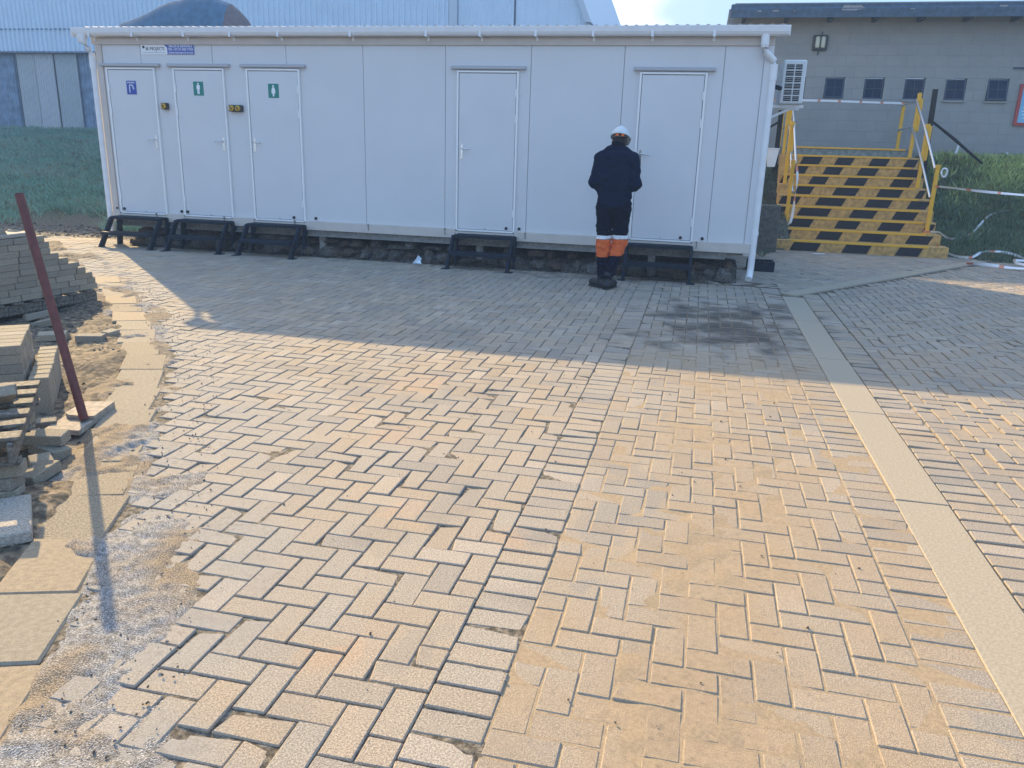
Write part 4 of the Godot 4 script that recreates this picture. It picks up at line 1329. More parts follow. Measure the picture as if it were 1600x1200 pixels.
func build_dirt() -> void:
	var g := grid_mesh(300, 330,
		func(u: float, w: float) -> Vector3:
			var z := lerpf(-0.3, -11.2, w)
			var x := lerpf(-9.6, -1.2, 1.0 - pow(1.0 - u, 1.0))
			return Vector3(x, dirt_height(Vector2(x, z)), z),
		func(p: Vector3) -> Color:
			var q := patchy.get_noise_2d(p.x * 3.0, p.z * 3.0)
			var f := fine_noise.get_noise_2d(p.x * 9.0, p.z * 9.0)
			var e := fine_noise.get_noise_2d(p.x * 2.0 + 80.0, p.z * 2.0)
			var c := Color(0.38, 0.285, 0.18).lerp(Color(0.24, 0.19, 0.135), clampf(0.35 + q * 1.4 + 0.4 * e, 0, 1))
			return c.lerp(Color(0.085, 0.075, 0.065), clampf((f - 0.12 + 0.35 * e) * 2.2, 0, 0.8)))
	var o := part("dirt_ground", g, M.soil, null)
	tag(o, "sandy dirt with dark crumbs around the brick stacks", "", "", "structure")
	# crumbs, pebbles and clods
	var mm := MultiMesh.new()
	mm.transform_format = MultiMesh.TRANSFORM_3D
	mm.use_colors = true
	var pg := Geo.new()
	var r := RandomNumberGenerator.new()
	r.seed = 15
	pg.chamfer(Vector3.ZERO, Vector3(1, 0.7, 0.85), Basis(), 0.24, true, 0.12, r)
	mm.mesh = pg.mesh()
	var places := []
	for i in 5200:
		var p := Vector2(r.randf_range(-8.5, -1.6), r.randf_range(-9.6, -0.8))
		var off := kerb_off(p).x
		if off > -0.12 or off < -3.2: continue
		if fine_noise.get_noise_2d(p.x * 2.0 + 80.0, p.y * 2.0) + r.randf_range(-0.3, 0.3) < -0.05: continue
		var s := 0.006 + 0.020 * pow(r.randf(), 3.0)
		if r.randf() < 0.02: s = r.randf_range(0.03, 0.055)
		places.append([Vector3(p.x, dirt_height(p) + s * 0.2, p.y), s])
	for i in 170:      # crumbs on the bricks
		var p := Vector2(r.randf_range(-2.2, 0.95), r.randf_range(-6.5, -1.4))
		if kerb_off(p).x < 0.7 and r.randf() < 0.3: continue
		var s := 0.0035 + 0.008 * pow(r.randf(), 3.0)
		places.append([Vector3(p.x, 0.001 + s * 0.3, p.y), s])
	for i in 900:      # grit on the ash
		var q := kerb_at(r.randf_range(0.2, 9.0))
		var p: Vector2 = q[0] + Vector2(r.randf_range(0.15, 0.6), r.randf_range(-0.1, 0.1))
		var s := 0.003 + 0.007 * pow(r.randf(), 2.0)
		places.append([Vector3(p.x, 0.004 + s * 0.3, p.y), s])
	for i in 1500:     # stones where the paving ends by the bank
		var p := Vector2(r.randf_range(-13.5, -8.0), r.randf_range(-12.9, -10.9))
		if p.x > -8.5 and p.y < -10.6: continue
		var s := 0.012 + 0.05 * pow(r.randf(), 3.0)
		places.append([Vector3(p.x, terrain(p.x, p.y) + s * 0.2, p.y), s])
	mm.instance_count = places.size()
	for i in places.size():
		var s: float = places[i][1]
		mm.set_instance_transform(i, Transform3D(Basis.from_euler(Vector3(r.randf() * 6.0, r.randf() * 6.0, r.randf() * 6.0)).scaled(Vector3.ONE * s), places[i][0]))
		var c := Color(0.14, 0.115, 0.09).lerp(Color(0.36, 0.29, 0.21), r.randf())
		if r.randf() < 0.3: c = Color(0.38, 0.36, 0.33)
		mm.set_instance_color(i, c)
	var mi := MultiMeshInstance3D.new()
	mi.name = numbered("gravel")
	mi.multimesh = mm
	mi.material_override = M.gravel
	add_child(mi)
	tag(mi, "crumbs, clods and pebbles scattered over the dirt and the bricks", "gravel", "", "stuff")

# ---------------------------------------------------------------- stairs
func build_staircase() -> void:
	var t := thing("staircase", "concrete stairs striped black and yellow with yellow handrails", "staircase")
	var ends := [[1.28, 4.16], [1.39, 4.09], [1.415, 4.05], [1.42, 4.06], [1.43, 4.085], [1.44, 4.035], [1.455, 4.025], [1.475, 4.04], [1.495, 4.03]]
	var stripes := [[1.64, 2.09, 2.50, 2.91, 3.36, 3.73], [1.40, 1.62, 2.09, 2.47, 2.80, 3.20, 3.56, 3.93], [1.61, 2.00, 2.42, 2.79, 3.14, 3.52, 3.87, 4.03], [1.43, 1.54, 1.79, 2.32, 2.69, 3.10, 3.41, 3.78], [1.46, 1.80, 2.12, 2.59, 2.98, 3.39, 3.70, 4.02], [1.76, 2.05, 2.44, 2.85, 3.21, 3.61, 3.88, 4.0], [1.49, 1.62, 2.03, 2.33, 2.67, 3.03, 3.48, 3.82], [1.71, 1.97, 2.30, 2.61, 2.92, 3.25, 3.64, 4.0], [1.89, 2.25, 2.53, 2.84, 3.16, 3.48, 3.79, 4.0]]
	for i in 9:
		var e: Array = ends[i]
		var zf := -14.72 - 0.3 * i
		var y1 := 0.18 * (i + 1)
		var y0 := y1 - 0.185 if i else -0.06
		var s := pbox("step", Vector3((e[0] + e[1]) * 0.5, (y0 + y1) * 0.5, zf - 0.19), Vector3(e[1] - e[0], y1 - y0, 0.38), M.step, t, 0.008)
		var st: Array = stripes[i]
		for k in range(0, st.size(), 2):
			var g := Geo.new()
			var a: float = st[k]
			var b: float = st[k + 1]
			var lean := 0.034
			var h0 := y0 + 0.012 if i else 0.004
			var a0 := maxf(a - lean, e[0] + 0.01)
			var b1 := minf(b + lean, e[1] - 0.01)
			g.prism(PackedVector2Array([Vector2(a0, h0), Vector2(b - lean, h0), Vector2(b1, y1 - 0.03), Vector2(minf(a + lean, e[1] - 0.03), y1 - 0.03)]), Vector3(0, 0, zf + 0.0005), Vector3.RIGHT, Vector3.UP, Vector3(0, 0, 0.003))
			part("black_stripe", g, M.stripe, s)
		var n0: float = maxf(e[0] + 0.02, 1.62)
		var ng := Geo.new()
		ng.box(Vector3((n0 + 3.84) * 0.5, y1 - 0.010, zf + 0.009), Vector3(3.84 - n0, 0.034, 0.012))
		ng.box(Vector3((n0 + 3.84) * 0.5, y1 + 0.004, zf - 0.014), Vector3(3.84 - n0, 0.005, 0.05))
		part("nosing", ng, M.yellow, s)
		if i == 5 or i == 8: pass
	var top := pbox("landing", Vector3(2.76, 1.60, -18.13), Vector3(2.50, 0.35, 1.42), M.riser_grey, t, 0.008)
	var lg := Geo.new()
	lg.box(Vector3(2.78, 1.768, -17.408), Vector3(2.08, 0.03, 0.012))
	part("nosing", lg, M.yellow, top)
	# handrails
	var foot := [[-15.20, 0.36], [-16.33, 1.08], [-17.30, 1.62], [-18.5, 1.775]]
	for side in [1.545, 3.89]:
		var prev := Vector3.ZERO
		for k in 4:
			if side < 2.0 and k == 3: pass
			var f: Array = foot[k]
			var hgt: float = [1.12, 1.10, 1.08, 0.90][k]
			var pb := Vector3(side, f[1], f[0])
			var pt := pb + Vector3(0, hgt, 0)
			var g := Geo.new()
			g.chamfer((pb + pt) * 0.5, Vector3(0.062, hgt, 0.062), Basis(), 0.012)
			if k < 3: g.tube([pt + Vector3(0, -0.03, 0), pt + Vector3(0, 0.035, 0)], 0.043, 10)
			if k == 1 or k == 2: g.chamfer((pb + pt) * 0.5 + Vector3(0.05, 0.25, 0), Vector3(0.05, hgt * 0.55, 0.05), Basis(), 0.01)
			if k == 0: g.box(pb + Vector3(0, 0.006, 0), Vector3(0.12, 0.012, 0.12))
			if k == 2: g.tube([pt + Vector3(0, 0.03, 0), pt + Vector3(0, 0.07, 0), pt + Vector3(0, 0.10, 0), pt + Vector3(0, 0.115, 0)], [0.03, 0.045, 0.04, 0.015], 10)
			var post := part("handrail_post", g, M.yellow, t)
			var shift := Vector3(-0.045 if side > 2.0 else 0.045, 0, 0)
			var railp := pt + Vector3(0, -0.03, 0) + shift
			if k > 0:
				for low in [0.0, 0.48]:
					g = Geo.new()
					var drop := Vector3(0, -low, 0)
					g.tube([prev + drop, railp + drop], 0.021, 10)
					part("rail", g, M.galv, t)
			prev = railp
	# corroded base plates where the posts meet the steps
	for side in [1.545, 3.89]:
		pbox("base_plate", Vector3(side, 0.366, -15.2), Vector3(0.14, 0.010, 0.14), M.yellow, t)

func build_tarp_mound() -> void:
	var t := thing("covered_load", "huge dark teal tarpaulin hump showing above the cabin roof", "covered load")
	var Z := -20.7
	var prof := [[-16.25, 4.0], [-16.15, 4.38], [-15.95, 4.60], [-15.45, 4.75], [-14.9, 4.93], [-14.4, 5.10], [-13.7, 5.28], [-13.1, 5.25], [-12.6, 5.04], [-12.35, 4.82], [-12.2, 4.66], [-12.02, 4.30]]
	var st := SurfaceTool.new()
	var n1 := noise(81, 0.6, 3)
	var make := func(i0: int, i1: int) -> ArrayMesh:
		st.begin(Mesh.PRIMITIVE_TRIANGLES)
		var cols := (i1 - i0) * 5 + 1
		var rows := 19
		for c in cols:
			var q := float(c) / 5.0 + i0
			var i := mini(int(q), prof.size() - 2)
			var f := q - i
			var x := lerpf(prof[i][0], prof[i + 1][0], f)
			var h := lerpf(prof[i][1], prof[i + 1][1], f)
			for r in rows:
				var a := PI * r / (rows - 1)
				var half := 0.8
				var yy := 1.0 + (h - 1.0) * pow(sin(a), 0.55)
				st.set_smooth_group(0)
				st.add_vertex(Vector3(x, yy + 0.05 * n1.get_noise_2d(x * 1.5, a * 2.0), Z + half * cos(a) * -1.0 * (0.9 + 0.1 * n1.get_noise_2d(x, a))))
		for c in cols - 1:
			for r in rows - 1:
				var k := c * rows + r
				st.add_index(k); st.add_index(k + 1); st.add_index(k + rows)
				st.add_index(k + 1); st.add_index(k + rows + 1); st.add_index(k + rows)
		st.generate_normals()
		return st.commit()
	part("tarpaulin", make.call(0, 8), M.tarp, t)
	part("rusty_end", make.call(8, 11), M.tarp_end, t)
	pbox("load_body", Vector3(-14.1, 2.3, Z), Vector3(3.6, 3.2, 1.3), M.tarp, t, 0.2)

# ---------------------------------------------------------------- things by the cabin
func build_cabin_extras() -> void:
	# steps at the doors
	var first: Node3D = null
	var labels := ["black steel steps at the washroom door with the blue sign", "black steel steps at the washroom door with the first green sign", "black steel steps at the third washroom door", "black steel steps alone at the fourth door", "black steel steps at the last door, partly behind the person"]
	for i in 5:
		var mid: float = (DOORS[i][0] + DOORS[i][1]) * 0.5
		if first == null:
			first = make_steps()
			first.position = Vector3(mid, 0, CZ)
			tag(first, labels[0], "steps", "portable steps at the cabin doors")
		else:
			var o: Node3D = first.duplicate()
			o.name = numbered("entry_steps")
			add_child(o)
			o.position = Vector3(mid + (0.03 if i == 3 else 0.0), 0, CZ)
			o.rotation.y = [0.0, 0.012, -0.01, 0.0, 0.008][i]
			o.set_meta("label", labels[i])
	# air conditioner on the end wall
	var ac := thing("air_conditioner", "white outdoor air conditioner unit on brackets at the cabin end", "air conditioner", Vector3(0.66, 0, 0))
	var g := Geo.new()
	g.chamfer(Vector3(0.43, 2.545, -12.42), Vector3(0.30, 0.56, 0.80), Basis(), 0.015)
	part("casing", g, M.ac, ac)
	for c in 2:
		for r in 6:
			var x: float = [0.372, 0.483][c]
			var w: float = [0.100, 0.086][c]
			pbox("grille", Vector3(x, 2.735 - 0.081 * r, -12.0175), Vector3(w, 0.062, 0.006), M.rubber, ac)
			for k in 2: pbox("grille_slat", Vector3(x, 2.735 - 0.081 * r + (k - 0.5) * 0.021, -12.0125), Vector3(w, 0.004, 0.004), M.ac, ac)
	g = Geo.new()
	g.tube([Vector3(0.582, 2.545, -12.42), Vector3(0.592, 2.545, -12.42)], 0.24, 24)
	part("fan_guard", g, M.canopy, ac)
	for z in [-12.16, -12.68]:
		g = Geo.new()
		g.box(Vector3(0.31, 2.235, z), Vector3(0.60, 0.04, 0.05))
		g.box(Vector3(0.02, 2.05, z), Vector3(0.035, 0.40, 0.05))
		g.box(Vector3(0.28, 2.13, z), Vector3(0.56, 0.03, 0.03), Basis(Vector3.BACK, 0.45))
		part("bracket", g, M.pvc, ac)
	g = Geo.new()
	g.tube([Vector3(0.28, 2.46, -12.04), Vector3(0.18, 2.48, -11.98), Vector3(0.10, 2.50, -12.04), Vector3(0.0, 2.52, -12.10)], 0.03, 8)
	part("hose", g, M.black_steel, ac)
	# white plastic trough on the bank behind the cabin corner
	var w := thing("plastic_bin", "white plastic trough leaning on the soil beside the stairs", "trough", Vector3(1.16, 0.0, -15.0))
	g = Geo.new()
	var q := Geo.box_points(Vector3(0.0, 1.545, 0), Vector3(0.20, 0.30, 0.16))
	for i in 8:
		if not (i & 2): q[i] += Vector3(0.035 if not (i & 1) else -0.045, 0, 0)
	g.hexa(q, Vector3(0, 1.545, 0))
	part("trough_body", g, M.pvc, w)
	pbox("rim", Vector3(0.0, 1.70, 0), Vector3(0.22, 0.02, 0.18), M.pvc, w, 0.004)
	# concrete wing wall beside the stairs
	var ww := thing("wing_wall", "short stained concrete wall between the cabin and the stairs", "wall")
	g = Geo.new()
	var r := RandomNumberGenerator.new()
	r.seed = 3
	g.chamfer(Vector3(1.00, 0.345, -14.5), Vector3(0.72, 0.86, 0.20), Basis(), 0.012, true, 0.004, r)
	part("concrete_block", g, M.wing, ww)
	# dark gully under the downpipe
	var dg := thing("drain_gully", "dark drain gully on the paving behind the downpipe", "drain", Vector3(0.93, 0.0, -11.9))
	g = Geo.new()
	for e in [[-0.17, 0, 0.03, 0.34], [0.17, 0, 0.03, 0.34]]: g.box(Vector3(e[0], 0.06, e[1]), Vector3(e[2], 0.14, e[3]))
	for e in [[0, -0.155, 0.31, 0.03], [0, 0.155, 0.31, 0.03]]: g.box(Vector3(e[0], 0.06, e[1]), Vector3(e[2], 0.139, e[3]))
	part("gully_wall", g, M.black_steel, dg)
	for i in 5: pbox("grating_bar", Vector3(-0.12 + 0.06 * i, 0.10, 0), Vector3(0.018, 0.015, 0.29), M.rubber, dg)
	# rubble retaining the ground under the cabin
	var rb := thing("rubble_heap", "low heap of brown stones packed under the edge of the cabin", "rubble")
	var rr := RandomNumberGenerator.new()
	rr.seed = 99
	var xs := -8.2
	while xs < 0.5:
		for layer in 2:
			var sx := rr.randf_range(0.10, 0.38)
			var h := rr.randf_range(0.06, 0.18) * (1.15 if layer == 0 else 0.95)
			g = Geo.new()
			rock(g, Vector3(xs + rr.randf_range(-0.08, 0.08), 0.06 + layer * rr.randf_range(0.10, 0.15), CZ + 0.05 - layer * 0.14 + rr.randf_range(-0.06, 0.04)), Vector3(sx * 0.55, h * 0.55, 0.13), rr)
			if layer == 0 or rr.randf() < (0.9 if xs < -3.3 else 0.35):
				part("rubble_stone", g, M.stone[rr.randi() % 3], rb)
		xs += rr.randf_range(0.16, 0.26)
	var berm := grid_mesh(260, 16,
		func(u: float, w: float) -> Vector3:
			var x := lerpf(-8.35, 0.55, u)
			var z := CZ + lerpf(0.20, -0.75, w) + 0.05 * bumpy.get_noise_2d(x * 20.0, 0.0)
			return Vector3(x, -0.02 + 0.20 * smoothstep(0.0, 0.45, w) + 0.05 * bumpy.get_noise_2d(x * 22.0, z * 22.0) * smoothstep(0.0, 0.2, w) + 0.02 * fine_noise.get_noise_2d(x * 5.0, z * 5.0), z),
		func(p: Vector3) -> Color:
			return Color(0.20, 0.165, 0.125).lerp(Color(0.10, 0.085, 0.07), clampf(0.5 + fine_noise.get_noise_2d(p.x * 6.0, p.z * 6.0), 0, 1)))
	part("packed_soil", berm, M.soil, rb)

func rock(g: Geo, at: Vector3, r: Vector3, rr: RandomNumberGenerator) -> void:
	var n := 7
	var rings := []
	for j in 4:
		var ph: float = [-1.2, -0.45, 0.4, 1.1][j]
		var p := PackedVector3Array()
		for i in n:
			var a := TAU * (i + 0.5 * (j % 2)) / n
			var k := rr.randf_range(0.68, 1.2)
			p.append(at + Vector3(cos(a) * cos(ph) * r.x, sin(ph) * r.y, sin(a) * cos(ph) * r.z) * k)
		rings.append(p)
	for j in 3:
		for i in n:
			g.quado(rings[j][i], rings[j][(i + 1) % n], rings[j + 1][(i + 1) % n], rings[j + 1][i], at)
	for i in range(1, n - 1):
		g.trio(rings[3][0], rings[3][i], rings[3][i + 1], at)
		g.trio(rings[0][0], rings[0][i], rings[0][i + 1], at)

func make_steps() -> Node3D:
	var t := thing("entry_steps", "")
	for tr in [[0.425, 0.13, 0.26], [0.215, 0.395, 0.22]]:
		var g := Geo.new()
		g.chamfer(Vector3(0, tr[0], tr[1]), Vector3(0.80, 0.012, tr[2]), Basis(), 0.004)
		g.box(Vector3(0, tr[0] - 0.018, tr[1] + tr[2] * 0.5 - 0.004), Vector3(0.798, 0.036, 0.006))
		g.box(Vector3(0, tr[0] - 0.018, tr[1] - tr[2] * 0.5 + 0.004), Vector3(0.798, 0.034, 0.006))
		part("tread", g, M.black_steel, t)
	for s in [-1, 1]:
		var x: float = s * 0.412
		var g := Geo.new()
		g.prism(PackedVector2Array([Vector2(0.17, 0.42), Vector2(0.265, 0.42), Vector2(0.565, 0.0), Vector2(0.465, 0.0)]), Vector3(x - 0.016, 0, 0), Vector3.BACK, Vector3.UP, Vector3(0.032, 0, 0))
		part("front_leg", g, M.black_steel, t)
		g = Geo.new()
		g.prism(PackedVector2Array([Vector2(0.01, 0.42), Vector2(0.11, 0.42), Vector2(0.16, 0.0), Vector2(0.06, 0.0)]), Vector3(x - 0.014, 0, 0), Vector3.BACK, Vector3.UP, Vector3(0.028, 0, 0))
		part("rear_leg", g, M.black_steel, t)
		g = Geo.new()
		g.box(Vector3(x, 0.408, 0.13), Vector3(0.020, 0.03, 0.22))
		g.box(Vector3(x, 0.19, 0.24), Vector3(0.018, 0.03, 0.30))
		part("side_rail", g, M.black_steel, t)
		pbox("foot_plate", Vector3(x + s * 0.02, 0.004, 0.515), Vector3(0.10, 0.008, 0.12), M.black_steel, t)
	return t

# ---------------------------------------------------------------- brick stacks, pallets, slab
func flat_basis(a: Vector2) -> Basis:      # local z runs along a, local x to its side
	var z := Vector3(a.x, 0, a.y).normalized()
	return Basis(Vector3.UP.cross(z), Vector3.UP, z)

func pallet(called_label: String, at: Vector3, bas: Basis, length: float, width: float, boards: int) -> void:
	var t := thing("wooden_pallet", called_label, "pallet", at, "wooden pallets among the brick stacks")
	t.basis = bas
	for s in 3:
		var g := Geo.new()
		g.chamfer(Vector3(-0.011 - (width - 0.03) * s * 0.5, 0.055, length * 0.5), Vector3(0.026, 0.088, length), Basis(), 0.004)
		part("stringer", g, M.wood, t)
	for i in boards:
		var w := 0.085 + 0.02 * rng.randf()
		var g := Geo.new()
		g.chamfer(Vector3(-width * 0.5 + 0.012, 0.110, (i + 0.5) * length / boards), Vector3(width + 0.03, 0.018, w), Basis(Vector3.UP, rng.randf_range(-0.02, 0.02)), 0.003)
		part("deck_board", g, M.wood, t)
	for i in 3:
		var g := Geo.new()
		g.chamfer(Vector3(-width * 0.5 + 0.012, 0.003, 0.06 + i * (length - 0.12) * 0.5), Vector3(width, 0.014, 0.10), Basis(), 0.003)
		part("bottom_board", g, M.wood, t)

func loose_brick_mesh(l := 0.2, h := 0.055, w := 0.1) -> ArrayMesh:
	var g := Geo.new()
	g.chamfer(Vector3(0, h * 0.5, 0), Vector3(l, h, w), Basis(), 0.004, true, 0.0015, rng)
	return g.mesh()

func build_brick_stacks() -> void:
	var whole := []
	var half := []
	for i in 3:
		whole.append(loose_brick_mesh()); half.append(loose_brick_mesh(0.098))
	# tall stepped stack: x runs along the face towards the camera, z inwards
	var ax := Vector3(-0.13, 0, 0.99).normalized()
	var inw := Vector3(-0.99, 0, -0.13).normalized()
	var bas := Basis(ax, Vector3.UP, ax.cross(Vector3.UP))
	var o3 := Vector3(-5.71, 0.0, -6.63)
	pallet("weathered pallet under the tall stepped brick stack", o3 + ax * 0.02 + Vector3(0, 0.0, 0), Basis(-inw, Vector3.UP, ax), 1.5, 0.95, 8)
	var t := thing("brick_stack", "tall stack of tan bricks on a pallet with its end laid back in steps", "brick stack", o3)
	t.basis = bas
	var tops := [[0.18, 0.0], [0.24, 0.05], [0.30, 0.11], [0.35, 0.19], [0.41, 0.30], [0.47, 0.39], [0.54, 0.47], [0.60, 0.52], [0.66, 0.60]]
	for k in 10:
		var y := 0.122 + 0.0555 * k
		var s0 := 0.0
		for q in tops:
			if y + 0.03 > q[0]: s0 = q[1]
		for col in 3:
			var s := s0 + rng.randf_range(-0.012, 0.012)
			if (k + col) % 2: s += 0.0
			var first := (k + col) % 2 == 1
			while s < 1.5:
				var l := 0.101 if first and s < s0 + 0.05 else 0.203
				if rng.randf() < 0.12: l = 0.101
				var o := part("brick", (whole if l > 0.15 else half)[rng.randi() % 3], M.brick_loose[rng.randi() % 4], t)
				o.position = Vector3(s + l * 0.5, y, -(0.05 + 0.103 * col) + rng.randf_range(-0.004, 0.004) * (1.0 if col == 0 else 0.3))
				o.position.z = o.position.z if bas.z.dot(inw) < 0.0 else -o.position.z
				o.rotation = Vector3(0, rng.randf_range(-0.02, 0.02), rng.randf_range(-0.006, 0.006))
				s += l + 0.003
	var g := Geo.new()
	var sg := -1.0 if bas.z.dot(inw) < 0.0 else 1.0
	for k in 5: g.box(Vector3(0.75 + 0.06 * k, 0.172 + 0.1075 * k, sg * 0.62), Vector3(1.5 - 0.12 * k, 0.107, 0.62))
	var fill := part("packed_bricks", g, M.brick_loose[1], t)
	fill.set_meta("kind", "stuff")
	# loose pieces on top of it
	var r := RandomNumberGenerator.new()
	r.seed = 8
	var lumps := [["half brick tilted on top of the tall brick stack", Vector3(0.99, 0.715, 0.07), Vector3(0.06, 0.05, 0.05), 0.5], ["rounded lump of concrete on the tall brick stack", Vector3(0.88, 0.735, 0.09), Vector3(0.075, 0.07, 0.06), 0.2], ["flat pale stone on the edge of the tall brick stack", Vector3(0.66, 0.70, 0.20), Vector3(0.09, 0.03, 0.06), 0.3]]
	for i in 3:
		g = Geo.new()
		rock(g, Vector3.ZERO, lumps[i][2], r)
		var o := part("loose_stone", g, M.brick_loose[i], null)
		var lp: Vector3 = lumps[i][1]
		o.position = o3 + bas * Vector3(lp.x, lp.y, lp.z * sg)
		tag(o, lumps[i][0], "stone", "loose pieces on the tall brick stack")
	g = Geo.new()
	g.chamfer(Vector3(0, 0.02, 0), Vector3(0.40, 0.035, 0.24), Basis(), 0.006)
	var cap := part("concrete_slab", g, M.slab, null)
	cap.position = o3 + bas * Vector3(0.78, 0.678, 0.14 * sg)
	cap.basis = bas * Basis(Vector3.UP, 0.08)
	tag(cap, "thin concrete slab lying across the top of the tall brick stack", "slab")
	# lower stacks nearer the camera
	var away := Vector2(-0.62, -0.78).normalized()
	var b2 := flat_basis(away)
	if (b2 * Vector3.RIGHT).dot(Vector3(-0.78, 0, 0.62)) < 0.0: b2 = Basis(-b2.x, Vector3.UP, b2.z)
	var o2 := Vector3(-3.60, -0.02, -3.71)
	t = thing("brick_row", "row of upright bricks beside the lower stacks, sun on their ends", "brick row", o2)
	for i in 8:
		var up := loose_brick_mesh(0.104, 0.215 + 0.006 * rng.randf(), 0.092)
		var o := part("brick", up, M.brick_loose[[0, 2, 2, 0][i % 4]], t)
		o.position = b2 * Vector3(0.054 + rng.randf_range(-0.006, 0.006), 0, 0.05 + 0.103 * i)
		o.basis = b2.orthonormalized() if b2.determinant() > 0 else Basis(-b2.x, b2.y, b2.z)
	for q in [[0.125, 0.05, 6, 7, "block of stacked bricks standing against the row of upright bricks"], [0.36, 0.16, 6, 8, "block of stacked bricks cut by the picture edge, taller than its neighbour"], [0.60, 0.0, 5, 6, "third block of stacked bricks, mostly out of the picture"]]:
		t = thing("brick_stack", q[4], "brick stack", o2, "low stacks of bricks in the dirt")
		for k in q[3]:
			for i in q[2]:
				var o := part("brick", whole[rng.randi() % 3], M.brick_loose[rng.randi() % 4], t)
				o.position = b2 * Vector3(q[0] + 0.105 + rng.randf_range(-0.003, 0.003), 0.018 + 0.0558 * k, q[1] + 0.053 + 0.102 * i)
				o.basis = Basis(b2.x if b2.determinant() > 0 else -b2.x, b2.y, b2.z) * Basis(Vector3.UP, rng.randf_range(-0.015, 0.015))
	# broken pallet with loose bricks, propped on bricks
	var o4 := Vector3(-2.76, 0.185, -2.60)
	var b4 := Basis(Vector3(0.787, 0, -0.617), Vector3.UP, Vector3(-0.617, 0, -0.787))
	pallet("broken weathered pallet with loose bricks on its gappy boards", o4, b4, 1.0, 0.8, 6)
	var lb := [
		[Vector3(-0.16, 0.118, 0.72), Vector3(0, 0.5, 0.0), "brick lying flat on the broken pallet near its far end"],
		[Vector3(-0.10, 0.122, 0.55), Vector3(0, 1.2, 0.62), "brick leaning up on the broken pallet"],
		[Vector3(-0.26, 0.118, 0.42), Vector3(0, 0.2, 0), "dark brick lying on the middle boards of the broken pallet"],
		[Vector3(-0.24, 0.175, 0.60), Vector3(0.2, -0.5, 0.15), "brick resting across another one on the broken pallet"]]
	for q in lb:
		var o := part("loose_brick", whole[rng.randi() % 3], M.brick_loose[rng.randi() % 4], null)
		o.position = o4 + b4 * q[0]
		o.basis = b4 * Basis.from_euler(q[1])
		tag(o, q[2], "brick", "loose bricks on the broken pallet")
	var under := [[Vector3(-0.10, -0.19, 0.10), 0.2], [Vector3(-0.10, -0.133, 0.12), 0.5], [Vector3(-0.08, -0.076, 0.11), 0.1], [Vector3(-0.10, -0.19, 0.86), 0.2], [Vector3(-0.10, -0.133, 0.84), 1.4], [Vector3(-0.12, -0.076, 0.86), 0.3], [Vector3(0.06, -0.19, 0.62), 0.9], [Vector3(0.04, -0.19, 0.30), 2.1], [Vector3(0.05, -0.133, 0.66), 0.4]]
	t = thing("brick_prop", "bricks heaped under and beside the broken pallet", "brick heap", o4)
	for q in under:
		var o := part("brick", whole[rng.randi() % 3], M.brick_loose[rng.randi() % 4], t)
		o.position = b4 * q[0]
		o.basis = b4 * Basis.from_euler(Vector3(rng.randf_range(-0.1, 0.1), q[1], rng.randf_range(-0.08, 0.08)))
	# slab on the dirt
	g = Geo.new()
	g.chamfer(Vector3(0, 0.025, 0), Vector3(0.42, 0.05, 0.36), Basis(), 0.006, true, 0.003, rng)
	var sl := part("concrete_slab", g, M.slab, null)
	sl.position = Vector3(-2.70, 0.012, -2.335)
	sl.basis = Basis(Vector3.UP, -0.80) * Basis(Vector3.BACK, 0.03)
	tag(sl, "pale concrete paving slab lying on the dirt below the broken pallet", "slab")
	# single bricks and offcuts on the dirt
	var bits := [
		[Vector3(-4.60, -0.005, -5.20), Vector3(0.0, 0.35, 0.0), 0.2, "dark brick lying on the dirt beyond the leaning pole"],
		[Vector3(-4.56, -0.005, -5.38), Vector3(0.0, 1.3, 0.1), 0.1, "pale half brick in the sun on the dirt"],
		[Vector3(-4.92, -0.005, -5.16), Vector3(0.1, 0.6, 0.0), 0.2, "brick near the upright row in the shade edge"],
		[Vector3(-5.30, 0.0, -5.52), Vector3(0.1, 0.2, 0.25), 0.2, "brick tilted in the shade below the tall stack"],
		[Vector3(-5.52, 0.02, -5.66), Vector3(-0.2, 1.0, 0.15), 0.2, "second brick tilted in the shade below the tall stack"],
		[Vector3(-3.02, -0.01, -2.99), Vector3(0.15, 0.9, 0.0), 0.1, "broken yellowish piece on the dirt beside the broken pallet"],
		[Vector3(-3.40, -0.005, -3.44), Vector3(0.0, 0.7, 0.0), 0.1, "half brick on the dirt between the pallet and the pole base"]]
	for q in bits:
		var o := part("loose_brick", loose_brick_mesh(q[2]), M.brick_loose[rng.randi() % 4], null)
		o.position = q[0]
		o.rotation = q[1]
		tag(o, q[3], "brick", "single bricks on the dirt")
	# leaning red pole on its board
	var p := thing("barrier_pole", "leaning reddish brown steel pole standing on a layered base board", "pole")
	g = Geo.new()
	g.prism(PackedVector2Array([Vector2(-3.33, -3.35), Vector2(-3.14, -3.38), Vector2(-3.26, -3.81), Vector2(-3.43, -3.75)]), Vector3(0, 0.006, 0), Vector3.RIGHT, Vector3.BACK, Vector3(0, 0.028, 0))
	part("base_board", g, M.board, p)
	g = Geo.new()
	g.prism(PackedVector2Array([Vector2(-3.37, -3.55), Vector2(-3.33, -3.525), Vector2(-3.26, -3.53), Vector2(-3.185, -3.55), Vector2(-3.258, -3.805), Vector2(-3.42, -3.748)]), Vector3(0, 0.035, 0), Vector3.RIGHT, Vector3.BACK, Vector3(0, 0.022, 0))
	part("upper_board", g, M.board, p)
	g = Geo.new()
	g.tube([Vector3(-3.215, 0.045, -3.51), Vector3(-3.685, 1.234, -3.77)], 0.0235, 14, false)
	g.tube([Vector3(-3.215, 0.045, -3.51), Vector3(-3.684, 1.231, -3.769)], 0.0195, 14)
	part("pole", g, M.red_pole, p)

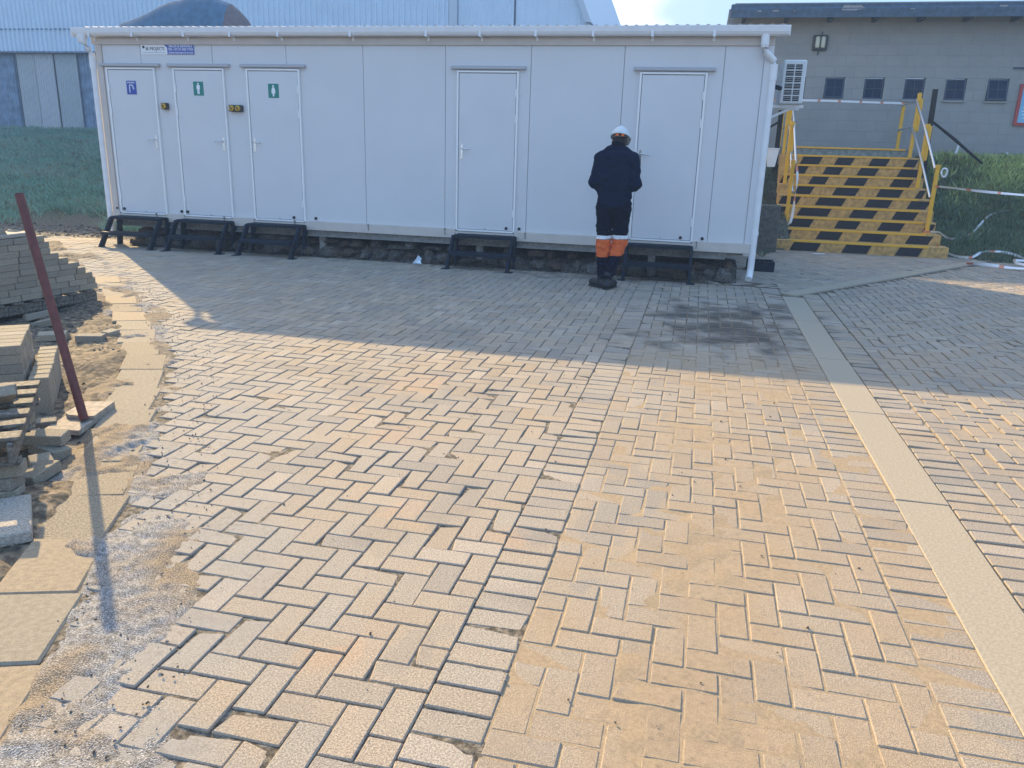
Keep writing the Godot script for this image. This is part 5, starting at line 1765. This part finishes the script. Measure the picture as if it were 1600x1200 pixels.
# ---------------------------------------------------------------- the person at the last door
func build_person() -> void:
	var t := thing("person", "person in navy workwear and white hard hat, seen from behind at the last door", "person", Vector3(-0.965, 0, -9.40))
	var hd := Vector3(0.016, 1.675, -0.085)
	var lk := Vector3(-0.092, 0.53, 0.0)
	var rk := Vector3(0.090, 0.535, -0.03)
	var la := Vector3(-0.088, 0.11, 0.0)
	var ra := Vector3(-0.005, 0.11, 0.055)
	var le := Vector3(-0.238, 1.215, 0.035)
	var re := Vector3(0.238, 1.215, 0.035)
	var lw := Vector3(-0.085, 1.15, -0.245)
	var rw := Vector3(0.095, 1.16, -0.24)
	# body
	var skin := [
		[Vector3(0, 1.0, 0), Vector3(0, 1.42, 0), 0.13, 0.14, Vector3(1.1, 1, 0.7)],
		[Vector3(-0.15, 1.46, 0), Vector3(0.15, 1.46, 0), 0.06, 0.06],
		[Vector3(0, 1.48, 0.0), Vector3(0.008, 1.64, -0.05), 0.056, 0.054],
		[Vector3(-0.08, 0.92, 0), lk, 0.085, 0.055], [Vector3(0.08, 0.92, 0), rk, 0.085, 0.055],
		[lk, la, 0.052, 0.035], [rk, ra, 0.052, 0.035],
		[la, la + Vector3(-0.09, -0.06, -0.09), 0.035, 0.026], [ra, ra + Vector3(0.03, -0.06, -0.12), 0.035, 0.026],
		[Vector3(-0.19, 1.45, 0), le, 0.05, 0.04], [Vector3(0.19, 1.45, 0), re, 0.05, 0.04],
		[le, lw, 0.038, 0.026], [re, rw, 0.038, 0.026]]
	var st := SurfaceTool.new()
	st.append_from(sdf_mesh(skin, 0.012, 0.03), 0, Transform3D())
	var fwd := Vector3(0.12, -0.42, -0.9).normalized()      # the face looks down and a little to one side
	var side := fwd.cross(Vector3.UP).normalized()
	var up := side.cross(fwd).normalized()
	var head := [
		[hd + up * 0.02 - fwd * 0.012, hd + up * 0.025 + fwd * 0.02, 0.088, 0.084, Vector3(0.9, 1.12, 1.0)],
		[hd - up * 0.045 + fwd * 0.035, hd - up * 0.085 + fwd * 0.055, 0.058, 0.04],
		[hd - up * 0.005 + fwd * 0.095, hd - up * 0.035 + fwd * 0.108, 0.010, 0.015],
		[hd - up * 0.062 + fwd * 0.088 - side * 0.018, hd - up * 0.062 + fwd * 0.088 + side * 0.018, 0.009, 0.009],
		[hd + up * 0.02 + fwd * 0.088 - side * 0.035, hd + up * 0.02 + fwd * 0.088 + side * 0.035, 0.010, 0.010],
		[hd - up * 0.005 - side * 0.082, hd - up * 0.035 - side * 0.078, 0.016, 0.011], [hd - up * 0.005 + side * 0.082, hd - up * 0.035 + side * 0.078, 0.016, 0.011],
		[hd - up * 0.05, Vector3(0.006, 1.57, -0.03), 0.06, 0.058]]
	st.append_from(sdf_mesh(head, 0.005, 0.018), 0, Transform3D())
	for s in [-1.0, 1.0]:
		var w := lw if s < 0 else rw
		var f := (Vector3(0.02, 1.13, -0.36) - w).normalized()
		var inn := Vector3(-s, 0, 0)
		var pal := w + f * 0.075
		var hand := [[w, pal, 0.024, 0.030, Vector3(0.75, 1.25, 1.0)]]
		for k in 4:
			var y := 0.028 - 0.019 * k
			var l: float = [0.036, 0.042, 0.039, 0.030][k]
			var b := pal + f * 0.018 + Vector3(0, y, 0)
			var m := b + f * l + inn * 0.010
			var e := m + (f * 0.55 + inn * 0.85).normalized() * l * 0.75
			hand.append([pal + Vector3(0, y * 0.7, 0), b, 0.0105, 0.0098]); hand.append([b, m, 0.0098, 0.009]); hand.append([m, e, 0.009, 0.0078])
		var th0 := w + f * 0.03 + Vector3(0, 0.03, 0)
		var th1 := th0 + f * 0.035 + Vector3(0, 0.025, 0) + inn * 0.012
		hand.append([th0, th1, 0.0125, 0.0105]); hand.append([th1, th1 + f * 0.028 + inn * 0.014 - Vector3(0, 0.004, 0), 0.0105, 0.0088])
		st.append_from(sdf_mesh(hand, 0.0035, 0.007), 0, Transform3D())
	part("body", st.commit(), M.skin, t)
	var eyes := Geo.new()
	for s in [-1.0, 1.0]: rock(eyes, hd + up * 0.003 + fwd * 0.088 + side * 0.032 * s, Vector3(0.012, 0.009, 0.008), rng)
	part("eyes", eyes, M.silver, t)
	part("hair", sdf_mesh([[hd + up * 0.03 - fwd * 0.022, hd + up * 0.0 - fwd * 0.03, 0.087, 0.078, Vector3(0.93, 1.05, 1.0)]], 0.006, 0.01), M.hair, t)
	# jacket
	var jk := [
		[Vector3(0, 0.98, 0), Vector3(0, 1.28, 0), 0.186, 0.182, Vector3(1.10, 1, 0.70)],
		[Vector3(0, 1.28, 0), Vector3(0, 1.45, 0.015), 0.188, 0.162, Vector3(1.12, 1, 0.72)],
		[Vector3(-0.165, 1.495, 0.0), Vector3(0.165, 1.495, 0.0), 0.078, 0.078],
		[Vector3(-0.085, 1.56, 0), Vector3(0.085, 1.56, 0), 0.062, 0.062],
		[Vector3(0, 1.57, 0.0), Vector3(0.006, 1.635, -0.025), 0.074, 0.070],
		[Vector3(-0.185, 1.47, 0), le, 0.082, 0.064], [Vector3(0.185, 1.47, 0), re, 0.082, 0.064],
		[le, lw + Vector3(-0.02, 0, 0.04), 0.068, 0.05], [re, rw + Vector3(0.02, 0, 0.04), 0.068, 0.05]]
	part("jacket", sdf_mesh(jk, 0.0105, 0.045, null, 0.014, 5.0, 5, 0.948), M.navy, t)
	var col := Geo.new()
	col.tube([Vector3(0.0, 1.60, 0.005), Vector3(0.006, 1.655, -0.012)], [0.080, 0.074], 20, false)
	part("collar", col, M.navy_dark, t)
	# trousers and their bands
	var thigh := func(x: float) -> Array:
		return [
			[Vector3(-0.098, 0.93, 0), lk, 0.115 + x, 0.086 + x], [Vector3(0.098, 0.93, 0), rk, 0.115 + x, 0.086 + x],
			[lk, la + Vector3(0, 0.03, 0), 0.083 + x, 0.064 + x], [rk, ra + Vector3(0, 0.03, 0), 0.083 + x, 0.064 + x]]
	var tr: Array = thigh.call(0.0)
	tr.append([Vector3(-0.05, 0.95, 0), Vector3(0.05, 0.95, 0), 0.15, 0.15, Vector3(1.05, 1, 0.8)])
	var tm := part("trousers", sdf_mesh(tr, 0.0105, 0.02, null, 0.018, 8.0, 6, 0.085), M.navy_dark, t)
	for s in 2:
		var th: Array = thigh.call(0.006)
		var leg := [th[s], th[s + 2]]
		part("orange_band", sdf_mesh(leg, 0.009, 0.02, null, 0.018, 8.0, 6, 0.365 + 0.025 * s, 0.575 + 0.008 * s), M.orange, tm)
		part("reflective_band", sdf_mesh(leg, 0.009, 0.02, null, 0.018, 8.0, 6, 0.575 + 0.008 * s, 0.625 + 0.008 * s), M.silver, tm)
	# boots
	for s in 2:
		var a := la if s == 0 else ra
		var toe := Vector3(-0.125, 0, -0.10) if s == 0 else Vector3(0.05, 0, -0.165)
		var heel := -toe.normalized() * 0.055
		var b := [[a + Vector3(0, 0.06, 0), a + Vector3(0, -0.03, 0), 0.055, 0.054], [Vector3(a.x, 0.048, a.z) + heel, Vector3(a.x, 0.045, a.z) + toe, 0.043, 0.036], [Vector3(a.x, 0.055, a.z), Vector3(a.x, 0.05, a.z) + toe * 0.9, 0.046, 0.042]]
		var bm := part("boot", sdf_mesh(b, 0.006, 0.03, null, 0.0, 8.0, 6, 0.012), M.boot, t)
		var sole := [[Vector3(a.x, 0.012, a.z) + heel, Vector3(a.x, 0.012, a.z) + toe, 0.049, 0.046]]
		part("sole", sdf_mesh(sole, 0.006, 0.01, null, 0.0, 8.0, 6, 0.001, 0.016), M.rubber, bm)
	# hard hat
	var hat := thing_part("hard_hat", t, hd + up * 0.055, Basis(-side, up, -fwd))
	var dome := sdf_mesh([[Vector3(0, 0.0, 0.008), Vector3(0, 0.0, -0.008), 0.111, 0.111, Vector3(0.98, 1.0, 1.1)], [Vector3(0, 0.094, 0.05), Vector3(0, 0.094, -0.05), 0.022, 0.022]], 0.006, 0.02, null, 0.0, 8.0, 6, -0.005)
	hat.mesh = dome
	hat.material_override = M.hat
	var br := Geo.new()
	var ringp := []
	for i in 25:
		var a := TAU * i / 24.0
		ringp.append(Vector3(cos(a) * 0.112, -0.006, sin(a) * 0.126 - (0.03 * maxf(0.0, -sin(a)))))
	br.tube(ringp, 0.009, 8, false)
	part("brim", br, M.hat, hat)
	br = Geo.new()
	br.prism(PackedVector2Array([Vector2(-0.095, -0.10), Vector2(0.095, -0.10), Vector2(0.06, -0.185), Vector2(-0.06, -0.185)]), Vector3(0, -0.014, 0), Vector3.RIGHT, Vector3.BACK, Vector3(0, 0.007, 0))
	part("peak", br, M.hat, hat)
	br = Geo.new()
	br.tube([Vector3(-0.095, -0.02, 0.05), Vector3(-0.06, -0.045, 0.105), Vector3(0, -0.052, 0.122), Vector3(0.06, -0.045, 0.105), Vector3(0.095, -0.02, 0.05)], 0.010, 8)
	part("headband", br, M.dark_plastic, hat)
	for x in [-0.048, 0.014]:
		var og := Geo.new()
		og.chamfer(Vector3(x, -0.034, 0.122 - absf(x) * 0.25), Vector3(0.042 if x > 0 else 0.034, 0.034, 0.014), Basis(Vector3.UP, x * 6.0), 0.005)
		part("orange_clip", og, M.orange, hat)

func thing_part(called: String, parent: Node3D, at: Vector3, bas: Basis) -> MeshInstance3D:
	var o := MeshInstance3D.new()
	o.name = called
	parent.add_child(o, true)
	o.position = at
	o.basis = bas
	return o

# ---------------------------------------------------------------- barrier tape and old fence posts
func tape(label: String, pts: Array, width: float, period := 0.5, twist := 0.0, group := "red and white barrier tape") -> void:
	var t := thing("barrier_tape", label, "barrier tape", Vector3.ZERO, group)
	var path := []
	var steps := 0
	var cv := Curve3D.new()
	cv.bake_interval = 0.05
	for i in pts.size():
		var a: Vector3 = pts[maxi(i - 1, 0)]
		var b: Vector3 = pts[mini(i + 1, pts.size() - 1)]
		var d := (b - a) * 0.16
		cv.add_point(pts[i], -d, d)
	path = Array(cv.get_baked_points())
	steps = path.size()
	var gw := Geo.new()
	var gr := Geo.new()
	var run := 0.0
	for i in steps - 1:
		var a: Vector3 = path[i]
		var b: Vector3 = path[i + 1]
		var d := (b - a).normalized()
		var roll := twist * sin(run * 3.1 + pts[0].x * 5.0)
		var up := (Vector3.UP if absf(d.y) < 0.9 else Vector3.BACK)
		var sd := d.cross(up).normalized()
		var w0 := (up * cos(roll) + sd * sin(roll)) * width * 0.5
		var roll2 := twist * sin((run + a.distance_to(b)) * 3.1 + pts[0].x * 5.0)
		var w1 := (up * cos(roll2) + sd * sin(roll2)) * width * 0.5
		var thin := sd * 0.0012
		var g: Geo = gr if fposmod(run, period) < period * 0.15 else gw
		var p := PackedVector3Array([a - w0 - thin, b - w1 - thin, a + w0 - thin, b + w1 - thin, a - w0 + thin, b - w1 + thin, a + w0 + thin, b + w1 + thin])
		g.hexa(p, (a + b) * 0.5)
		run += a.distance_to(b)
	part("white_film", gw, M.tape_white, t)
	if gr.v.size() > 0: part("red_stripe", gr, M.tape_red, t)

func build_tapes_and_posts() -> void:
	tape("barrier tape stretched across the top of the stairs", [Vector3(1.18, 2.62, -17.0), Vector3(2.0, 2.655, -17.45), Vector3(3.0, 2.675, -18.0), Vector3(3.89, 2.69, -18.46)], 0.038, 0.5)
	tape("taut barrier tape from the lower handrail post out over the grass", [Vector3(3.89, 1.16, -15.16), Vector3(4.05, 1.155, -15.0), Vector3(4.5, 1.12, -14.6), Vector3(5.2, 1.10, -13.95), Vector3(6.4, 1.12, -12.8), Vector3(6.9, 1.14, -12.35)], 0.04, 0.5, 0.7)
	tape("loose barrier tape hanging down the lower handrail post", [Vector3(1.60, 1.42, -15.14), Vector3(1.64, 1.2, -15.13), Vector3(1.635, 0.9, -15.12), Vector3(1.63, 0.6, -15.1), Vector3(1.60, 0.44, -15.08), Vector3(1.545, 0.41, -15.12), Vector3(1.49, 0.45, -15.1), Vector3(1.44, 0.50, -15.12)], 0.045, 0.5, 1.2)
	var th := func(x: float, z: float, e: float) -> Vector3: return Vector3(x, maxf(terrain(x, z), -0.02) + e, z)
	tape("slack barrier tape lying crumpled over the middle of the grass bank", [Vector3(3.80, 0.40, -15.08), Vector3(4.06, 0.40, -15.1), Vector3(4.2, 0.32, -15.15), th.call(4.45, -15.55, 0.05), th.call(4.78, -15.75, 0.05), th.call(5.2, -16.3, 0.06), th.call(5.75, -16.45, 0.06), th.call(6.6, -16.3, 0.05)], 0.042, 0.6, 1.0)
	tape("crumpled barrier tape snaking along the foot of the grass bank", [Vector3(4.0, 0.20, -14.9), th.call(4.3, -15.0, 0.06), th.call(4.55, -14.85, 0.05), th.call(4.85, -15.2, 0.05), th.call(5.2, -15.2, 0.06), th.call(5.45, -15.0, 0.05), th.call(5.5, -14.75, 0.05), th.call(5.15, -14.65, 0.06), th.call(5.1, -14.3, 0.05), th.call(5.25, -13.9, 0.05)], 0.042, 0.6, 0.9)
	tape("barrier tape dropped along the edge of the paving", [Vector3(4.22, 0.03, -13.92), Vector3(4.5, 0.04, -13.78), Vector3(4.75, 0.03, -13.62), Vector3(5.1, 0.04, -13.5), Vector3(5.8, 0.03, -13.3)], 0.05, 0.45, 1.1)
	var stake := thing("tape_stake", "thin steel stake holding the far end of the taut barrier tape", "stake")
	var sg := Geo.new()
	sg.tube([Vector3(6.93, -0.05, -12.33), Vector3(6.91, 1.3, -12.33)], 0.012, 8)
	part("rod", sg, M.galv, stake)
	# coil of tape tied to the post
	var c := thing("tape_roll", "white coil of barrier tape hanging on the lower handrail post", "tape roll", Vector3(3.99, 1.42, -15.16))
	var g := Geo.new()
	var ring := []
	for i in 17: ring.append(Vector3(0.045 * cos(TAU * i / 16.0), 0.07 * sin(TAU * i / 16.0) - 0.03, 0.01 * sin(TAU * i / 8.0)))
	g.tube(ring, 0.016, 6, false)
	part("coil", g, M.tape_white, c)
	# old creosoted posts by the wall
	var p := thing("fence_post", "leaning dark post behind the top handrail with a long brace", "post", Vector3.ZERO, "old dark fence posts at the wall")
	g = Geo.new()
	g.tube([Vector3(4.26, 1.3, -17.62), Vector3(4.235, 2.0, -17.6), Vector3(4.215, 2.9, -17.58)], [0.055, 0.052, 0.05], 10)
	part("post", g, M.creosote, p)
	g = Geo.new()
	g.tube([Vector3(4.25, 2.32, -17.6), Vector3(4.7, 2.0, -17.6), Vector3(5.28, 1.56, -17.62)], [0.022, 0.03, 0.022], 8)
	part("brace", g, M.creosote, p)
	p = thing("fence_post", "upright dark post beside the cabin under the air conditioner", "post", Vector3.ZERO, "old dark fence posts at the wall")
	g = Geo.new()
	g.box(Vector3(1.435, 1.95, -17.6), Vector3(0.09, 1.3, 0.07))
	part("post", g, M.creosote, p)
	g = Geo.new()
	g.tube([Vector3(1.42, 2.25, -17.6), Vector3(0.95, 1.95, -17.6)], 0.022, 8)
	part("brace", g, M.creosote, p)
	for q in [[4.92, -18.2, 0.34, "white plastic pipe stub leaning on the grass by the wall"], [5.95, -18.6, 0.22, "short white pipe stub at the wall below the notice"]]:
		var s := Geo.new()
		var y := terrain(q[0], q[1])
		s.tube([Vector3(q[0], y - 0.02, q[1]), Vector3(q[0] + 0.05, y + q[2], q[1])], 0.025, 8)
		var o := part("pipe_stub", s, M.pvc, null)
		tag(o, q[3], "pipe", "white pipe stubs by the wall")

func build_small_things() -> void:
	# litter by the rubble
	var g := Geo.new()
	g.prism(PackedVector2Array([Vector2(-0.06, 0), Vector2(0.05, 0), Vector2(0.075, 0.07), Vector2(0.03, 0.12), Vector2(-0.01, 0.06)]), Vector3.ZERO, Vector3.RIGHT, Vector3(0, 0.9, 0.3), Vector3(0, 0.01, -0.03))
	g.prism(PackedVector2Array([Vector2(-0.04, 0), Vector2(0.08, 0), Vector2(0.02, 0.07)]), Vector3(0.02, 0, 0.02), Vector3(0.9, 0, 0.4), Vector3(0, 0.7, -0.5), Vector3(0.01, 0.012, 0.02))
	var o := part("paper_litter", g, M.litter, null)
	o.position = Vector3(-3.73, 0.004, -10.36)
	tag(o, "crumpled pale blue paper in front of the rubble", "litter")
	g = Geo.new()
	g.chamfer(Vector3(0, 0.045, 0), Vector3(0.09, 0.09, 0.10), Basis(Vector3.UP, 0.4), 0.012, true, 0.006, rng)
	o = part("concrete_lump", g, M.stone[1], null)
	o.position = Vector3(-3.58, 0.0, -10.44)
	tag(o, "small square lump of concrete behind the blue paper", "stone")
	g = Geo.new()
	g.chamfer(Vector3(0, 0.006, 0), Vector3(0.20, 0.01, 0.05), Basis(Vector3.UP, 0.25), 0.003)
	o = part("paper_litter", g, M.silver, null)
	o.position = Vector3(2.05, 0.004, -14.30)
	tag(o, "white scrap of paper at the foot of the stairs", "litter")

# ---------------------------------------------------------------- grass
func tuft_mesh(r: RandomNumberGenerator, blades: int, spread: float, h: float, w: float) -> ArrayMesh:
	var g := Geo.new()
	g.colored = true
	for i in blades:
		var a := r.randf() * TAU
		var b := Vector3(cos(a), 0, sin(a)) * spread * sqrt(r.randf())
		var lean := Vector3(cos(a + r.randf_range(-1, 1)), 0, sin(a + r.randf_range(-1, 1))) * h * r.randf_range(0.2, 0.75)
		var hh := h * r.randf_range(0.6, 1.15)
		var s := Vector3(-sin(a * 3.0), 0, cos(a * 3.0)) * w * 0.5
		var m := b + lean * 0.4 + Vector3(0, hh * 0.65, 0)
		var e := b + lean + Vector3(0, hh, 0)
		g.col = Color.WHITE * r.randf_range(0.75, 1.1)
		g.quad(b - s, b + s, m + s * 0.7, m - s * 0.7)
		g.tri(m - s * 0.7, m + s * 0.7, e)
	return g.mesh()

func build_grass() -> void:
	var r := RandomNumberGenerator.new()
	r.seed = 42
	var make := func(label: String, places: Array, mesh: Mesh) -> void:
		var mm := MultiMesh.new()
		mm.transform_format = MultiMesh.TRANSFORM_3D
		mm.use_colors = true
		mm.mesh = mesh
		mm.instance_count = places.size()
		for i in places.size():
			mm.set_instance_transform(i, Transform3D(Basis.from_euler(Vector3(0, r.randf() * TAU, 0)).scaled(Vector3.ONE * places[i][1]), places[i][0]))
			mm.set_instance_color(i, places[i][2])
		var mi := MultiMeshInstance3D.new()
		mi.name = numbered("grass")
		mi.multimesh = mm
		mi.material_override = M.leaf
		add_child(mi)
		tag(mi, label, "grass", "", "stuff")
	var tuft := tuft_mesh(r, 9, 0.08, 0.11, 0.010)
	var pl := []
	for i in 26000:
		var z := -12.6 - 19.0 * pow(r.randf(), 1.3)
		var x := r.randf_range(-9.2, -6.0 ) - (-z - 12.0) * r.randf_range(0.0, 1.15) - r.randf() * 6.0
		var d := patchy.get_noise_2d(x, z)
		if z > -14.2 and r.randf() < 0.75 + d: continue
		if x > -8.9 and z > -14.5: continue
		var c := Color(0.19, 0.38, 0.26).lerp(Color(0.30, 0.41, 0.30), clampf(0.5 + d, 0, 1))
		if r.randf() < 0.12: c = Color(0.17, 0.15, 0.065)
		pl.append([Vector3(x, terrain(x, z) - 0.01, z), r.randf_range(0.7, 1.7), c])
	make.call("rough mown grass rising to the shed beyond the brick stacks", pl, tuft)
	pl = []
	for i in 15500:
		var x := r.randf_range(4.12, 8.2) if i < 9000 else r.randf_range(8.2, 13.0)
		var z := r.randf_range(-18.85, -14.75)
		var d := patchy.get_noise_2d(x * 2.0, z * 2.0)
		if z > -15.2 and r.randf() < 0.55 - d: continue
		var up := smoothstep(-16.2, -17.4, z + 0.5 * d) * smoothstep(4.3, 4.9, x + 0.3 * d)  # sunlit top of the bank, painted as paler yellow-green tufts
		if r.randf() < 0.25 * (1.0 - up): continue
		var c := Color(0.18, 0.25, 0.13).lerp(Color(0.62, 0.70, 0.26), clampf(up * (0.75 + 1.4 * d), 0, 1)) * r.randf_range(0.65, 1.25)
		if r.randf() < 0.10: c = Color(0.24, 0.21, 0.09)
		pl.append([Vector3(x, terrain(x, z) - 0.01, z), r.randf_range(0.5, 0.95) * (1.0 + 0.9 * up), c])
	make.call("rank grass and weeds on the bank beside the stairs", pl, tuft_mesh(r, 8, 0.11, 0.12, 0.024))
	pl = []
	for i in 900:
		var x := r.randf_range(0.75, 1.5)
		var z := r.randf_range(-17.6, -14.65)
		var c := Color(0.10, 0.095, 0.05) if r.randf() < 0.6 else Color(0.05, 0.08, 0.025)
		pl.append([Vector3(x, terrain(x, z) - 0.01, z), r.randf_range(0.35, 0.7), c])
	make.call("thin dry grass on the soil between the cabin and the stairs", pl, tuft)
	var tall := tuft_mesh(r, 12, 0.09, 0.26, 0.03)
	pl = []
	for i in 260:
		var x := r.randf_range(4.3, 8.0)
		var z := r.randf_range(-18.8, -15.4)
		if patchy.get_noise_2d(x * 1.5 + 9.0, z * 1.5) < -0.05: continue
		var c := Color(0.30, 0.40, 0.12).lerp(Color(0.55, 0.60, 0.24), r.randf()) if z < -16.6 else Color(0.13, 0.19, 0.09)  # weeds near the bank top paler, the same sunlight put into their colour
		pl.append([Vector3(x, terrain(x, z) - 0.01, z), r.randf_range(0.5, 1.15), c])
	for i in 420:
		var z := -13.6 - 16.0 * r.randf()
		var x := -9.5 - (-z - 12.0) * r.randf_range(0.0, 1.0) - r.randf() * 4.0
		var c := Color(0.30, 0.30, 0.18) if r.randf() < 0.4 else Color(0.10, 0.22, 0.15)
		pl.append([Vector3(x, terrain(x, z) - 0.01, z), r.randf_range(0.4, 0.9), c])
	make.call("taller weeds standing out of both grass banks", pl, tall)
	# weed by the downpipe
	var w := thing("weed", "small green weed growing on the paving behind the downpipe", "weed", Vector3(1.06, 0.0, -13.4))
	for i in 14:
		var g := Geo.new()
		var a := r.randf() * TAU
		var l := r.randf_range(0.14, 0.3)
		var d := Vector3(cos(a), r.randf_range(0.5, 1.5), sin(a)).normalized() * l
		var s := Vector3(-sin(a), 0, cos(a)) * 0.02
		g.quad(Vector3.ZERO, d * 0.5 + s, d, d * 0.5 - s)
		part("weed_leaf", g, M.weed, w)
